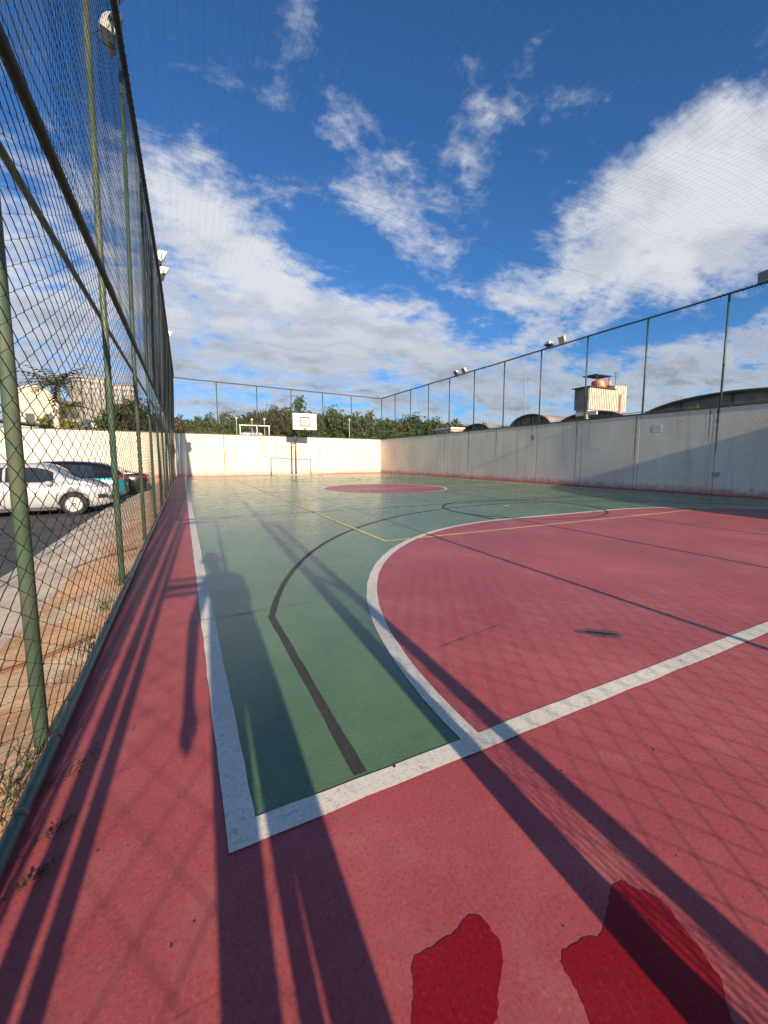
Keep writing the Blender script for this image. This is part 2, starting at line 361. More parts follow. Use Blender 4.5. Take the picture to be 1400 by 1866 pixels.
MB().sheet(arc(7.15, 14.2, 2.38, 0, 360, 72)[:-1], .0024).build('centre_disc', M_RED, court)
Zl = .0036
strip(seg((.115, 1.155), (.18, 28.2)), .09, Zl, 'sideline', M_WHITE)
strip(seg((.150, 1.20), (14.1, 1.20)), .088, Zl+.0004, 'baseline', M_WHITE)
strip(seg((14.1, 1.25), (14.1, 26.8)), .09, Zl, 'sideline', M_WHITE)
strip(seg((.2, 26.8), (14.05, 26.8)), .088, Zl+.0004, 'baseline', M_WHITE)
strip([p for p in dpoly(4.58) if p[1] > 1.19], .09, Zl+.0008, 'goal_area_line', M_WHITE)
strip([p for p in dpoly(4.58, inv=True) if p[1] < 26.7], .09, Zl+.0008, 'goal_area_line', M_WHITE)
strip(arc(7.15, 14.2, 2.41, 0, 360, 90)[:-1], .08, Zl+.0004, 'centre_circle', M_WHITE, True)
strip(seg((.2, 14.05), (14.05, 14.05)), .07, Zl-.0004, 'halfway_line', M_WHITE)
for y0, y1, sgn in ((1.26, 2.94, 1), (26.74, 25.06, -1)):
    yc = 1.05 if sgn > 0 else 26.95
    a = math.degrees(math.asin(1.9/6.82))
    strip(seg((.535, y0), (.54, y1)), .046, Zl+.0010, 'three_point_line', M_BLACK)
    strip([(x, yc+sgn*(y-yc)) for x, y in arc(7.1, yc, 6.82, 180-a, a, 90)], .044, Zl+.0013, 'three_point_arc', M_BLACK)
    strip(arc(CX, 7.0 if sgn > 0 else 21.0, 1.8, 0, 360, 60)[:-1], .05, Zl+.0016, 'free_throw_circle', M_BLACK, True)
    for s in (-1, 1):
        strip(seg((CX+s*1.8, 5.86 if sgn > 0 else 22.1), (CX+s*1.8, 7.0 if sgn > 0 else 21.0)), .05, Zl+.0019, 'key_line', M_BLACK)
ZY = Zl+.0022
strip(seg((2.5, 4.98), (2.62, 22.95)), .05, ZY, 'volleyball_line', M_YELLOW); strip(seg((11.5, 4.98), (11.5, 22.95)), .05, ZY, 'volleyball_line', M_YELLOW)
strip(seg((2.475, 4.95), (11.525, 4.95)), .05, ZY+.0004, 'volleyball_line', M_YELLOW); strip(seg((2.5, 22.95), (11.5, 22.95)), .05, ZY+.0004, 'volleyball_line', M_YELLOW)
for yy in (10.95, 16.95): strip(seg((2.55, yy), (11.45, yy)), .05, ZY+.0004, 'volleyball_line', M_YELLOW)
MB().sheet(arc(7.1, 7.45, .07, 0, 360, 18)[:-1], Zl+.0022).build('penalty_spot', M_WHITE, court)
def blob(pts, z, name, m, jit=.02, sub=9):
    n = len(pts); out = []
    for i in range(n):
        p0, p1, p2, p3 = [Vector(pts[(i+k-1) % n]) for k in range(4)]
        for k in range(sub):
            t = k/sub
            q = .5*((2*p1)+(-p0+p2)*t+(2*p0-5*p1+4*p2-p3)*t*t+(-p0+3*p1-3*p2+p3)*t**3)
            w_ = i+k/sub; out.append((q.x+jit*(.5*math.sin(w_*5.3)+.35*math.sin(w_*11.7+1)+random.gauss(0, .22)), q.y+jit*(.5*math.cos(w_*4.7)+.35*math.sin(w_*13.1)+random.gauss(0, .22))))
    return MB().sheet(out, z).build(name, m, court)
blob([(0.426, 0.699), (0.491, 0.701), (0.543, 0.702), (0.602, 0.714), (0.626, 0.691), (0.628, 0.636), (0.613, 0.612), (0.55, 0.556), (0.51, 0.527), (0.453, 0.49), (0.339, 0.547), (0.368, 0.61), (0.395, 0.646)], .0010, 'paint_stain', M_STAIN, .003)
blob([(0.742, 0.553), (0.808, 0.553), (0.858, 0.539), (0.924, 0.568), (0.981, 0.595), (1.026, 0.594), (1.041, 0.564), (1.07, 0.524), (1.057, 0.462), (1.036, 0.401), (1.012, 0.358), (0.966, 0.325), (0.912, 0.26), (0.673, 0.38), (0.696, 0.446), (0.715, 0.486), (0.722, 0.527)], .0010, 'paint_stain', M_STAIN, .003)
blob([(2.30, 1.74), (2.39, 1.745), (2.47, 1.70), (2.54, 1.62), (2.53, 1.56), (2.45, 1.56), (2.37, 1.62)], .0036, 'drain_patch', M_GRIME, .01)
blob([(2.345, 1.705), (2.37, 1.71), (2.475, 1.63), (2.50, 1.585), (2.47, 1.59), (2.40, 1.645)], .0048, 'drain_slot', M_RAILK, .004)
# hairline joints in the slab
for y in (3.05,):
    strip(seg((-.5, y), (.9, y+.03), .05), .006, .0068, 'slab_crack', M_SEAM)
strip(seg((1.35, 1.95), (1.95, 2.05), .05), .006, .0068, 'slab_crack', M_SEAM)

# ------------------------------------------------------------------ walls of precast panels
def panel_wall(name, label, A, B, joints, H, T, m, zb=-.62, side=1, streak=()):
    """A,B: ends of the court-side face (x,y); panels between joints (distances from A)"""
    A = Vector((A[0], A[1], 0)); B = Vector((B[0], B[1], 0)); d = (B-A); Ln = d.length; d.normalize(); nrm = Vector((-d.y, d.x, 0))*side  # away from the court
    t = thing(name, label, 'wall', (A.x, A.y, 0))
    js = [0]+[j for j in joints if 0 < j < Ln]+[Ln]
    F = Matrix(((d.x, nrm.x, 0, A.x), (d.y, nrm.y, 0, A.y), (0, 0, 1, 0), (0, 0, 0, 1)))
    for i in range(len(js)-1):
        o_ = random.uniform(0, .004)
        MB().box(js[i]+.007, js[i+1]-.007, o_, T, zb, H, F).build('panel', m, t, bevel=.006)
    MB().box(.02, Ln-.02, .035, T-.03, zb, H-.01, F).build('joint_backing', M_SEAM, t)
    for i in range(len(js)-1):
        MB().box(js[i]+.003, js[i+1]-.003, -.025, T+.03, H+.002, H+.055+random.uniform(0, .01), F).build('coping', M_COPING, t, bevel=.008)
    for (s, w, zlo, mm) in streak:      # thin runs of rust and dirt below the posts
        n = 14; l = []; r = []
        for k in range(n+1):
            z = H-.01-(H-.01-zlo)*k/n; ww = w*(1-.75*k/n)*random.uniform(.6, 1.15); c = s+random.gauss(0, .004)
            l.append(F @ Vector((c-ww/2, -.0014, z))); r.append(F @ Vector((c+ww/2, -.0014, z)))
        MB().add(l+r, [(k, k+1, n+2+k, n+1+k) for k in range(n)]).build('rust_streak' if mm is M_RUST else 'dirt_streak', mm, t)
    return t, F, Ln
XR = 15.3; HW = 2.76
YC = far_y(XR)
rposts = [4.45+2.43*k-2.43*2 for k in range(13)]
rj = [YC-y for y in rposts if y < YC-.3]; rj.sort()
tr, FR, LR = panel_wall('plaster_wall', 'long grey stained plaster wall running along the right side of the court', (XR, YC), (XR, -3.0), rj, HW, .16, M_WALLR, side=1,
    streak=[(YC-12.0, .05, .1, M_RUST), (YC-9.45, .045, .1, M_SEAM), (YC-6.88, .09, 1.3, M_SEAM), (YC-7.1, .05, 1.7, M_SEAM), (YC-19.35, .07, .3, M_SEAM), (YC-21.8, .03, .3, M_SEAM), (YC-14.5, .04, 1.9, M_SEAM), (YC-14.25, .02, 2.2, M_SEAM),
            (YC-17.0, .06, 1.2, M_SEAM), (YC-11.4, .02, 1.6, M_SEAM)])
fs_ = [(x+12.3)*math.hypot(1, .14) for x in (-8.6, -5.8, -3.0, -.3, 2.31, 4.95, 7.45, 9.98, 12.5)]
tf, FF, LF = panel_wall('plaster_wall', 'tall cream plaster wall closing the far end of the court and car park', (-12.0, far_y(-12.0)), (XR-.003, far_y(XR)), fs_, HW, .16, M_WALLF, side=1,
    streak=[(fs_[4]+.02, .07, .2, M_RUST), (fs_[4]+.16, .03, .5, M_RUST), (fs_[4]+.75, .03, .0, M_RUST), (fs_[7], .03, 1.9, M_SEAM)])
# skirting of floor paint along the feet of the walls
MB().box(XR-.008, XR-.002, -.9, YC-.05, .006, .026).build('skirting', M_RED, court)
# fittings on the right wall
MB().box(XR-.055, XR-.004, 6.72, 6.90, .60, .72).build('outlet_box', mat('outlet_grey', (.34, .35, .34), .6, .15, 9), None, bevel=.008)
setp(bpy.data.objects['outlet_box'], 'small grey outlet box fixed low on the right wall', 'outlet box')
MB().box(XR-.0012, XR+.003, 8.55, 8.85, 2.10, 2.36).build('repair_patch', mat('patch_plaster', (.62, .60, .56), .9, .1, 9), tr)
# worn red-brown lettering stencilled on the wall, remains only
gt = mat('worn_lettering', (.20, .07, .06), .9, .5, 40)
def wallmark(strokes, y0, z0, h, name='lettering'):
    b = MB()
    for (a0, b0, a1, b1) in strokes:
        p = Vector((0, y0-a0*h, z0+b0*h)); q = Vector((0, y0-a1*h, z0+b1*h)); dd = (q-p).normalized(); nn = Vector((0, -dd.z, dd.y))*h*.07
        b.add([(XR-.0012, v.y, v.z) for v in (p+nn, q+nn, q-nn, p-nn)], [(0, 1, 2, 3)])
    return b.build(name, gt, tr)
wallmark([(0, 1, .28, .2), (.05, .95, .45, .95), (.28, .2, .5, .75), (.28, .6, .4, .0), (.72, 1, .72, .6), (.72, .6, .62, .25), (.62, .3, .5, 0)], 14.55, 2.04, .24)

# ------------------------------------------------------------------ wire fences and nets
def link_mesh(origin, d, nrm, length, z0, z1, c, r, lean=None, twist=True, jitter=.004):
    """chain link: zigzag wires hooked into one another"""
    d = np.array(d, float); nrm = np.array(nrm, float); W = int(length/c); K = int((z1-z0)/(c/2))
    s0 = (np.arange(W)+.5)*c
    if twist:
        ts = []; offs = []; ns = []
        for k in range(K+1):
            sg = 1 if k % 2 == 0 else -1
            for dz_, fr, nn in ((-.17, .36, -1), (0, .55, 0), (.17, .36, 1)):
                ts.append((k+dz_)*c/2); offs.append(sg*fr*c); ns.append(nn*sg*r*1.1)
        ts = np.array(ts); offs = np.array(offs); ns = np.array(ns)
    else:
        k = np.arange(K+1); ts = k*c/2; offs = np.where(k % 2 == 0, .5, -.5)*c; ns = np.where(k % 2 == 0, 1, -1)*r*.5
    # neighbours peak at the same height, on facing sides
    flip = np.where(np.arange(W) % 2 == 0, 1, -1)
    z = z0+ts[None, :]+0*s0[:, None]
    s = s0[:, None]+offs[None, :]*flip[:, None]
    wob = jitter*np.sin(s*3.1+z*2.3)+jitter*.8*np.sin(s*7.7-z*5.1+1)
    s = s+wob
    bul = .012*np.sin(s*1.9)*np.sin(z*2.1)+ns[None, :]*flip[:, None]
    if lean is not None: bul = bul+lean(s, z)
    pts = np.array(origin)[None, None]+s[..., None]*d+bul[..., None]*nrm; pts[..., 2] += z
    return wires(pts, r, nrm, d)
def diag_mesh(origin, d, nrm, length, z0, z1, c, r):
    d = np.array(d, float); nrm = np.array(nrm, float); H = z1-z0; parts = []
    for sg in (1, -1):
        s0 = np.arange(-H, length+H, c*1.4142/1.0*.7071*1.4142) if False else np.arange(-H, length, c) if sg > 0 else np.arange(0, length+H, c)
        a = s0; bnd = s0+sg*H
        t0 = np.clip(np.where(sg > 0, (0-a)/H, (a-length)/H), 0, 1); t1 = np.clip(np.where(sg > 0, (length-a)/H, a/H), 0, 1)
        ok = t1 > t0+.01; a, t0, t1 = a[ok], t0[ok], t1[ok]
        tt = t0[:, None]+(t1-t0)[:, None]*np.linspace(0, 1, 5)[None]
        s = a[:, None]+sg*H*tt; z = z0+H*tt
        pts = np.array(origin)[None, None]+s[..., None]*d+(sg*r*.6)*nrm; pts[..., 2] += z
        parts.append(wires(pts, r, nrm, d))
    return joinvq(parts)
def square_net(origin, d, nrm, length, z0, z1, cs, cz, r, wav=.02, lean=None):
    d = np.array(d, float); nrm = np.array(nrm, float); parts = []
    f = lambda s, z: wav*np.sin(s*6.3+z*1.7)+wav*.6*np.sin(s*13.1+z*3.3+1.2)
    zz_ = np.arange(z0, z1, cz); ss = np.linspace(0, length, max(6, int(length/.12)))
    S, Z = np.meshgrid(ss, zz_); off = .02*np.sin(S*.9)*np.sin((Z-z0)/(z1-z0)*np.pi)
    if lean is not None: off = off+lean(S, Z)
    pts = np.array(origin)[None, None]+S[..., None]*d+off[..., None]*nrm; pts[..., 2] += Z+f(S, Z); parts.append(wires(pts, r*1.35, nrm, (0, 0, 1)))
    ss = np.arange(0, length, cs); zs = np.linspace(z0, z1, 30)
    Z, S = np.meshgrid(zs, ss); off = .02*np.sin(S*.9)*np.sin((Z-z0)/(z1-z0)*np.pi)
    if lean is not None: off = off+lean(S, Z)
    S2 = S+.35*cs*np.sin(Z/cz*np.pi)+.012*np.sin(S*9+Z)
    pts = np.array(origin)[None, None]+S2[..., None]*d+off[..., None]*nrm; pts[..., 2] += Z; parts.append(wires(pts, r, nrm, d))
    return joinvq(parts)
def part_np(name, vq, m, parent, stuff=True):
    v, q = vq; off = WL.get(parent, Vector((0, 0, 0))); o = put(name, np_mesh(name, v-np.array(off), q, m), parent)
    if stuff: o['kind'] = 'stuff'
    return o
def lacing(b, p0, p1, r, turns, rr=.006, jit=.4):
    p0 = Vector(p0); p1 = Vector(p1); d = (p1-p0).normalized(); a = d.cross(Vector((0, 0, 1))).normalized(); u = a.cross(d); n = int(turns*6); pts = []
    for i in range(n+1):
        t = i/n; th = 2*math.pi*turns*t; k = r*(1+random.uniform(0, jit)); pts.append(p0.lerp(p1, t)+a*math.cos(th)*k+u*math.sin(th)*k)
    b.tube(pts, rr, 4)

HT = 6.22            # top rails
# --- left fence along the court
FX = -.525; def_ = None
def lx(y): return -.53+.0075*y          # the rail line drifts a little towards the court
dl = Vector((lx(28.7)-lx(-.5), 29.2, 0)).normalized(); nl = Vector((dl.y, -dl.x, 0))
lf = thing('chain_link_fence', 'green chain-link fence with tall netting along the left side of the court', 'fence', (lx(-.5), -.5, 0))
LL = 29.2
lean_l = lambda s, z: .125*np.clip((z-2.6)/3.6, 0, 1)*np.clip((s-2)/12, 0.1, 1)
def lpt(y, off, z):
    s = (y+.5); ln = float(lean_l(np.array(s), np.array(z))); p = Vector((lx(-.5), -.5, 0))+dl*s+nl*(off+ln); return (p.x, p.y, z)
POSTS_L = [-.35]+[2.02+2.4*k for k in range(11)]
for y in POSTS_L:
    MB().tube([lpt(y, -.052, -.4), lpt(y, -.052, 2.6), lpt(y, -.052, HT+.02)], .0255, 14).build('post', M_POST, lf)
def rail(parent, name, off, z, r, m, ys_):
    MB().tube([lpt(y, off, z) for y in ys_], r, 10).build(name, m, parent)
ysr = list(np.linspace(-.5, 28.7, 40))
rail(lf, 'bottom_rail', .012, .028, .022, M_RAILG, ysr)
rail(lf, 'middle_rail', .012, 2.62, .026, M_RAILK, ysr)
rail(lf, 'middle_rail', -.095, 2.42, .018, M_POSTD, ysr)
rail(lf, 'top_rail', .005, HT, .036, M_RAILK, ysr)
b = MB()
for i in range(12): lacing(b, lpt(-.4+2.4*i, .005, HT), lpt(-.4+2.4*i+2.4, .005, HT), .034, 17, .007, .25)
b.build('top_lacing', M_NET, lf)
b = MB()
for i in range(12): lacing(b, lpt(-.4+2.4*i, .012, 2.62), lpt(-.4+2.4*i+2.4, .012, 2.62), .0235, 15, .004, .08)
b.build('middle_lacing', M_NET, lf)
org = (lx(-.5), -.5, 0)
part_np('chain_link_mesh', link_mesh(org, dl, nl, 13.0, .035, 2.60, .088, .0022, None, True), M_WIRE, lf)
p2 = Vector(org)+dl*13.05
part_np('chain_link_mesh', link_mesh(p2, dl, nl, 16.1, .035, 2.60, .088, .0022, None, False), M_WIRE, lf)
part_np('netting', square_net(org, dl, nl, LL, 2.64, HT-.02, .055, .105, .0016, .020, lean_l), M_NET, lf)
# clips on the bottom rail
for y in (1.95, 2.22, 4.3, 4.6, 6.8, 1.55, 3.2, 5.6, 8.1):
    p = Vector(lpt(y, .012, .028)); MB().tube([p-dl*.012, p+dl*.012], .0245, 10).build('rail_clip', mat('clip_wire', (.16, .13, .10), .6, .2, 20), lf)

# --- fences standing on the walls
def top_fence(name, label, A, B, ss, z0, z1, rp, c):
    A = Vector((A[0], A[1], 0)); B = Vector((B[0], B[1], 0)); d = (B-A); Ln = d.length; d.normalize(); nr = Vector((-d.y, d.x, 0))
    t = thing(name, label, 'fence', (A.x, A.y, z0))
    for s in ss:
        p = A+d*s; MB().tube([(p.x, p.y, z0-.02), (p.x, p.y, z1)], rp, 12).build('post', M_POSTD, t)
    MB().tube([(A.x+d.x*Ln*k/30, A.y+d.y*Ln*k/30, z1+.02*math.sin(k*1.7)*.4) for k in range(31)], rp*.95, 10).build('top_rail', M_POSTD, t)
    bb = MB(); lacing(bb, (A.x, A.y, z1), (B.x, B.y, z1), rp+.012, Ln*7, .005, .8); bb.build('top_lacing', M_NET, t)
    MB().tube([(A.x, A.y, z0+.05), (B.x, B.y, z0+.05)], .012, 8).build('bottom_rail', M_POSTD, t)
    part_np('chain_link_mesh', diag_mesh((A.x, A.y, 0), d, nr, Ln, z0+.05, z1, c, .0021), M_NETL, t)
    return t
zc = HW+.06
right_ss = [y+3.0 for y in rposts if y > -2.9]
top_fence('chain_link_fence', 'dark green wire fence on top of the long right wall', (XR+.08, -3.0), (XR+.08, YC), right_ss+[YC+3.0], zc, HT, .031, .085)
k_ = math.hypot(1, .14)
top_fence('chain_link_fence', 'dark green wire fence on top of the far cream wall', (-.35, far_y(-.35)+.08), (XR+.02, far_y(XR+.02)+.08), [(x+.35)*k_ for x in (2.31, 4.95, 7.45, 9.98, 12.5)], zc, HT, .031, .085)

# --- fence and gate at the near end, just behind the camera
nf = thing('chain_link_fence', 'chain-link end fence with a gateway behind the camera, its shadow crossing the court', 'fence', (-.5, -.5, 0))
NP = [-.47, .885]+[3.06+2.33*k for k in range(6)]
for i, x in enumerate(NP):
    MB().tube([(x, -.5, -.3), (x, -.5, HT)], (.03, .052)[i == 1] if i < 2 else .026, 12).build('post', M_POST, nf)
MB().tube([(-.52, -.5, HT), (15.3, -.5, HT)], .03, 10).build('top_rail', M_RAILK, nf)
MB().tube([(-.47, -.5, 2.62), (15.3, -.5, 2.62)], .028, 10).build('middle_rail', M_RAILK, nf)
MB().tube([(.9, -.5, .035), (15.3, -.5, .035)], .022, 10).build('bottom_rail', M_RAILG, nf)
part_np('chain_link_mesh', link_mesh((.90, -.5, 0), (1, 0, 0), (0, 1, 0), 14.0, .04, 2.6, .066, .0027, None, False), M_WIRE, nf)
part_np('netting', square_net((-.5, -.5, 0), (1, 0, 0), (0, 1, 0), 15.7, 2.64, HT, .12, .12, .0012, .02), M_NET, nf)
g1 = thing('gate_leaf', 'closed narrow gate leaf of green pipe and chain link beside the gateway', 'gate', (-.42, -.53, 0))
for x in (-.40, .13): MB().tube([(x, -.53, .06), (x, -.53, 2.50)], .025, 10).build('stile', M_POST, g1)
for z, rr_ in ((.06, .02), (1.255, .016), (1.32, .026), (1.39, .014), (2.50, .032)): MB().tube([(-.40, -.53, z), (.13, -.53, z)], rr_, 10).build('rail', M_POST, g1)
part_np('chain_link_mesh', link_mesh((-.40, -.53, 0), (1, 0, 0), (0, 1, 0), .52, .07, 2.5, .085, .0029, None, False), M_WIRE, g1)
g2 = thing('gate_leaf', 'open gate leaf of green pipe and chain link swung back beside its post', 'gate', (.95, -.6, 0))
ga, gb = Vector((.905, -.57, 0)), Vector((1.05, -1.34, 0))
for p in (ga, gb): MB().tube([(p.x, p.y, .06), (p.x, p.y, 2.48)], (.028 if p is ga else .045), 10).build('stile', M_POST, g2)
for z in (.06, 1.30, 2.48): MB().tube([(ga.x, ga.y, z), (gb.x, gb.y, z)], .022, 10).build('rail', M_POST, g2)
MB().tube([(ga.x, ga.y, .32), (gb.x, gb.y, .08)], .018, 8).build('brace', M_POST, g2)
dg_ = (gb-ga).normalized()
part_np('chain_link_mesh', link_mesh(ga, dg_, (-dg_.y, dg_.x, 0), (gb-ga).length, .07, 2.45, .066, .0029, None, False), M_WIRE, g2)

# --- overhead net with support cables
on = thing('court_net', 'thin dark netting stretched over the whole court above the fences', 'net', (7.4, 14.5, HT))
def netz(X, Y):
    u = np.clip((X+.45)/15.7, 0, 1); w = (Y+.5)/7.6; bay = np.abs(np.sin(np.pi*w))
    return HT-.03-.30*np.sin(np.pi*u)*(.55+.45*bay)-.05*np.sin(X*2.1+Y*1.3)*np.sin(np.pi*u)
parts = []
cN = .135
xs_ = np.arange(-.42, XR, cN); yy_ = np.linspace(-.5, 29.6, 120); Y, X = np.meshgrid(yy_, xs_); X2 = X+.05*np.sin(Y*.8+X*.5)+.02*np.sin(Y*2.9+X*4)
Y2 = np.minimum(Y, 29.0+.14*(X+.3)); parts.append(wires(np.stack([X2, Y2, netz(X2, Y2)], -1), .0008, (1, 0, 0), (0, 0, 1)))
ys_ = np.arange(-.5, 29.0, cN); xx_ = np.linspace(-.42, XR, 70); X, Y = np.meshgrid(xx_, ys_); Y2 = Y+.05*np.sin(X*.9+Y*.6)+.02*np.sin(X*3.1+Y*3)
parts.append(wires(np.stack([X, Y2, netz(X, Y2)], -1), .00065, (0, 1, 0), (0, 0, 1)))
part_np('netting', joinvq(parts), M_NETL, on)
for yc_ in (7.7, 18.0):
    MB().tube([(x, yc_+.03*math.sin(x), float(netz(np.array(x), np.array(yc_)))-.005) for x in np.linspace(-.45, XR, 40)], .0021, 6).build('support_cable', M_CABLE, on)

# ------------------------------------------------------------------ floodlights
def floodlight(name_lab, loc, rz, tilt, s=1.0):
    t = thing('floodlight', name_lab, 'floodlight', loc, 'floodlights on the fence rails', rz=rz)
    m_ = Matrix.Rotation(tilt, 4, 'X')
    def fr(z, hx, hy): return [m_ @ Vector((x*s, z*s, y*s)) + Vector((0, 0, .17*s)) for x, y in ((-hx, -hy), (hx, -hy), (hx, hy), (-hx, hy))]
    MB().loft([fr(-.13, .07, .07), fr(-.09, .12, .11), fr(.04, .19, .15), fr(.075, .195, .155), fr(.085, .185, .145)], smooth=False).build('housing', M_LAMPW, t, world=False)
    MB().loft([fr(.086, .172, .132), fr(.092, .17, .13)], smooth=False).build('lens', M_LAMPG, t, world=False)
    b_ = MB(); b_.tube([(-.215*s, 0, .17*s), (-.215*s, 0, .02*s), (.215*s, 0, .02*s), (.215*s, 0, .17*s)], .012*s, 6); b_.tube([(0, 0, -.03), (0, 0, .03*s)], .02, 8)
    b_.build('bracket', M_LAMPK, t, world=False)
    b_ = MB(); b_.tube([(0, -.13*s, .12*s), (.06, -.22*s, -.02), (.14, -.12, -.12), (.02, -.03, -.05)], .006, 5); b_.build('power_cord', M_CABLE, t, world=False)
    return t
def lamp_left(y, lab, dz=.0, side=.0, tl=-.55, s=1.0):
    p = lpt(y, .005+side, HT+.03+dz); floodlight(lab, p, R(-90)+R(8), tl, s)
lamp_left(5.85, 'white floodlight nearest the camera at the top of the left fence', .10, .05, -.5, 1.15)
lamp_left(6.45, 'white floodlight second from the camera on the left fence rail', -.02, -.10, -.4, .9)
lamp_left(12.9, 'pale floodlight, upper of the distant pair on the left fence', .10, .07, -.5)
lamp_left(13.9, 'pale floodlight, lower of the distant pair on the left fence', .10, .07, -.5)
lamp_left(20.4, 'small floodlight farthest along the left fence top', .08, .0, -.5)
for y, lab, tl in ((20.75, 'pale floodlight farthest left on the right fence rail', -.5), (19.97, 'pale floodlight beside the farthest one on the right fence rail', -.5),
                   (13.75, 'floodlight lying low on the right fence rail, left of a pair', -1.2), (13.0, 'pale tilted floodlight, right of the middle pair on the right fence', -.35), (6.0, 'dark floodlight cut by the right edge of the picture', -.1)):
    floodlight(lab, (XR+.06, y, HT+.03), R(90)+R(-8), tl, .95)

# ------------------------------------------------------------------ goal and basketball hoop at the far end
def goal(y0, x0, x1, lab):
    t = thing('futsal_goal', lab, 'goal', ((x0+x1)/2, y0, 0))
    for x in (x0, x1): MB().tube([(x, y0, 0), (x, y0, 2.04)], .03, 12).build('goal_post', M_GOAL, t)
    MB().tube([(x0-.04, y0, 2.04), (x1+.03, y0, 2.04)], .03, 12).build('crossbar', M_GOAL, t)
    for x in (x0, x1):
        MB().tube([(x, y0, 2.0), (x, y0+.45, 1.95), (x, y0+1.0, .04), (x, y0+.04, .03)], .02, 8).build('side_frame', M_GOAL, t)
    MB().tube([(x0, y0+1.0, .04), (x1, y0+1.0, .04)], .02, 8).build('ground_bar', M_GOAL, t)
goal(27.0, 5.68, 8.74, 'thin white futsal goal frame in front of the far wall')
hp = thing('basketball_hoop', 'white basketball backboard with black square on a dark post by the far wall', 'basketball hoop', (7.35, 28.6, 0))
MB().tube([(7.30, 28.6, 0), (7.30, 28.6, 3.0)], .065, 12).build('post', M_STEELK, hp)
MB().tube([(7.30, 28.6, 2.9), (7.45, 28.3, 3.45), (7.68, 27.55, 3.55)], .05, 10).build('arm', M_STEELK, hp)
MB().tube([(7.30, 28.6, 2.3), (7.5, 28.1, 2.95), (7.68, 27.55, 3.30)], .03, 8).build('arm', M_STEELK, hp)
bb = MB().box(6.86, 8.50, 27.42, 27.46, 3.12, 4.24).build('backboard', M_BOARD, hp, bevel=.01)
MB().box(6.90, 8.46, 27.463, 27.50, 3.16, 4.20).build('back_frame', M_STEELK, hp)
for (xa, xb, za, zb_) in ((7.36, 8.02, 3.90, 3.99), (7.36, 8.02, 3.34, 3.43), (7.36, 7.45, 3.432, 3.898), (7.93, 8.02, 3.432, 3.898)):
    MB().box(xa, xb, 27.412, 27.419, za, zb_).build('target_square', M_MARKB, bb)
for (xa, xb, za, zb_) in ((6.861, 8.499, 4.225, 4.239), (6.861, 8.499, 3.121, 3.137)):
    MB().box(xa, xb, 27.412, 27.419, za, zb_).build('edge_band', M_MARKB, bb)
MB().tube([(7.68+.225*math.cos(a), 27.12+.225*math.sin(a), 3.22) for a in np.linspace(0, 2*math.pi, 25)], .009, 8).build('rim', M_RIM, hp)
MB().box(7.60, 7.76, 27.33, 27.419, 3.17, 3.24).build('rim_bracket', M_RIM, hp)
MB().box(7.1, 7.5, 28.45, 28.75, .001, .03).build('base_plate', M_STEELK, hp)

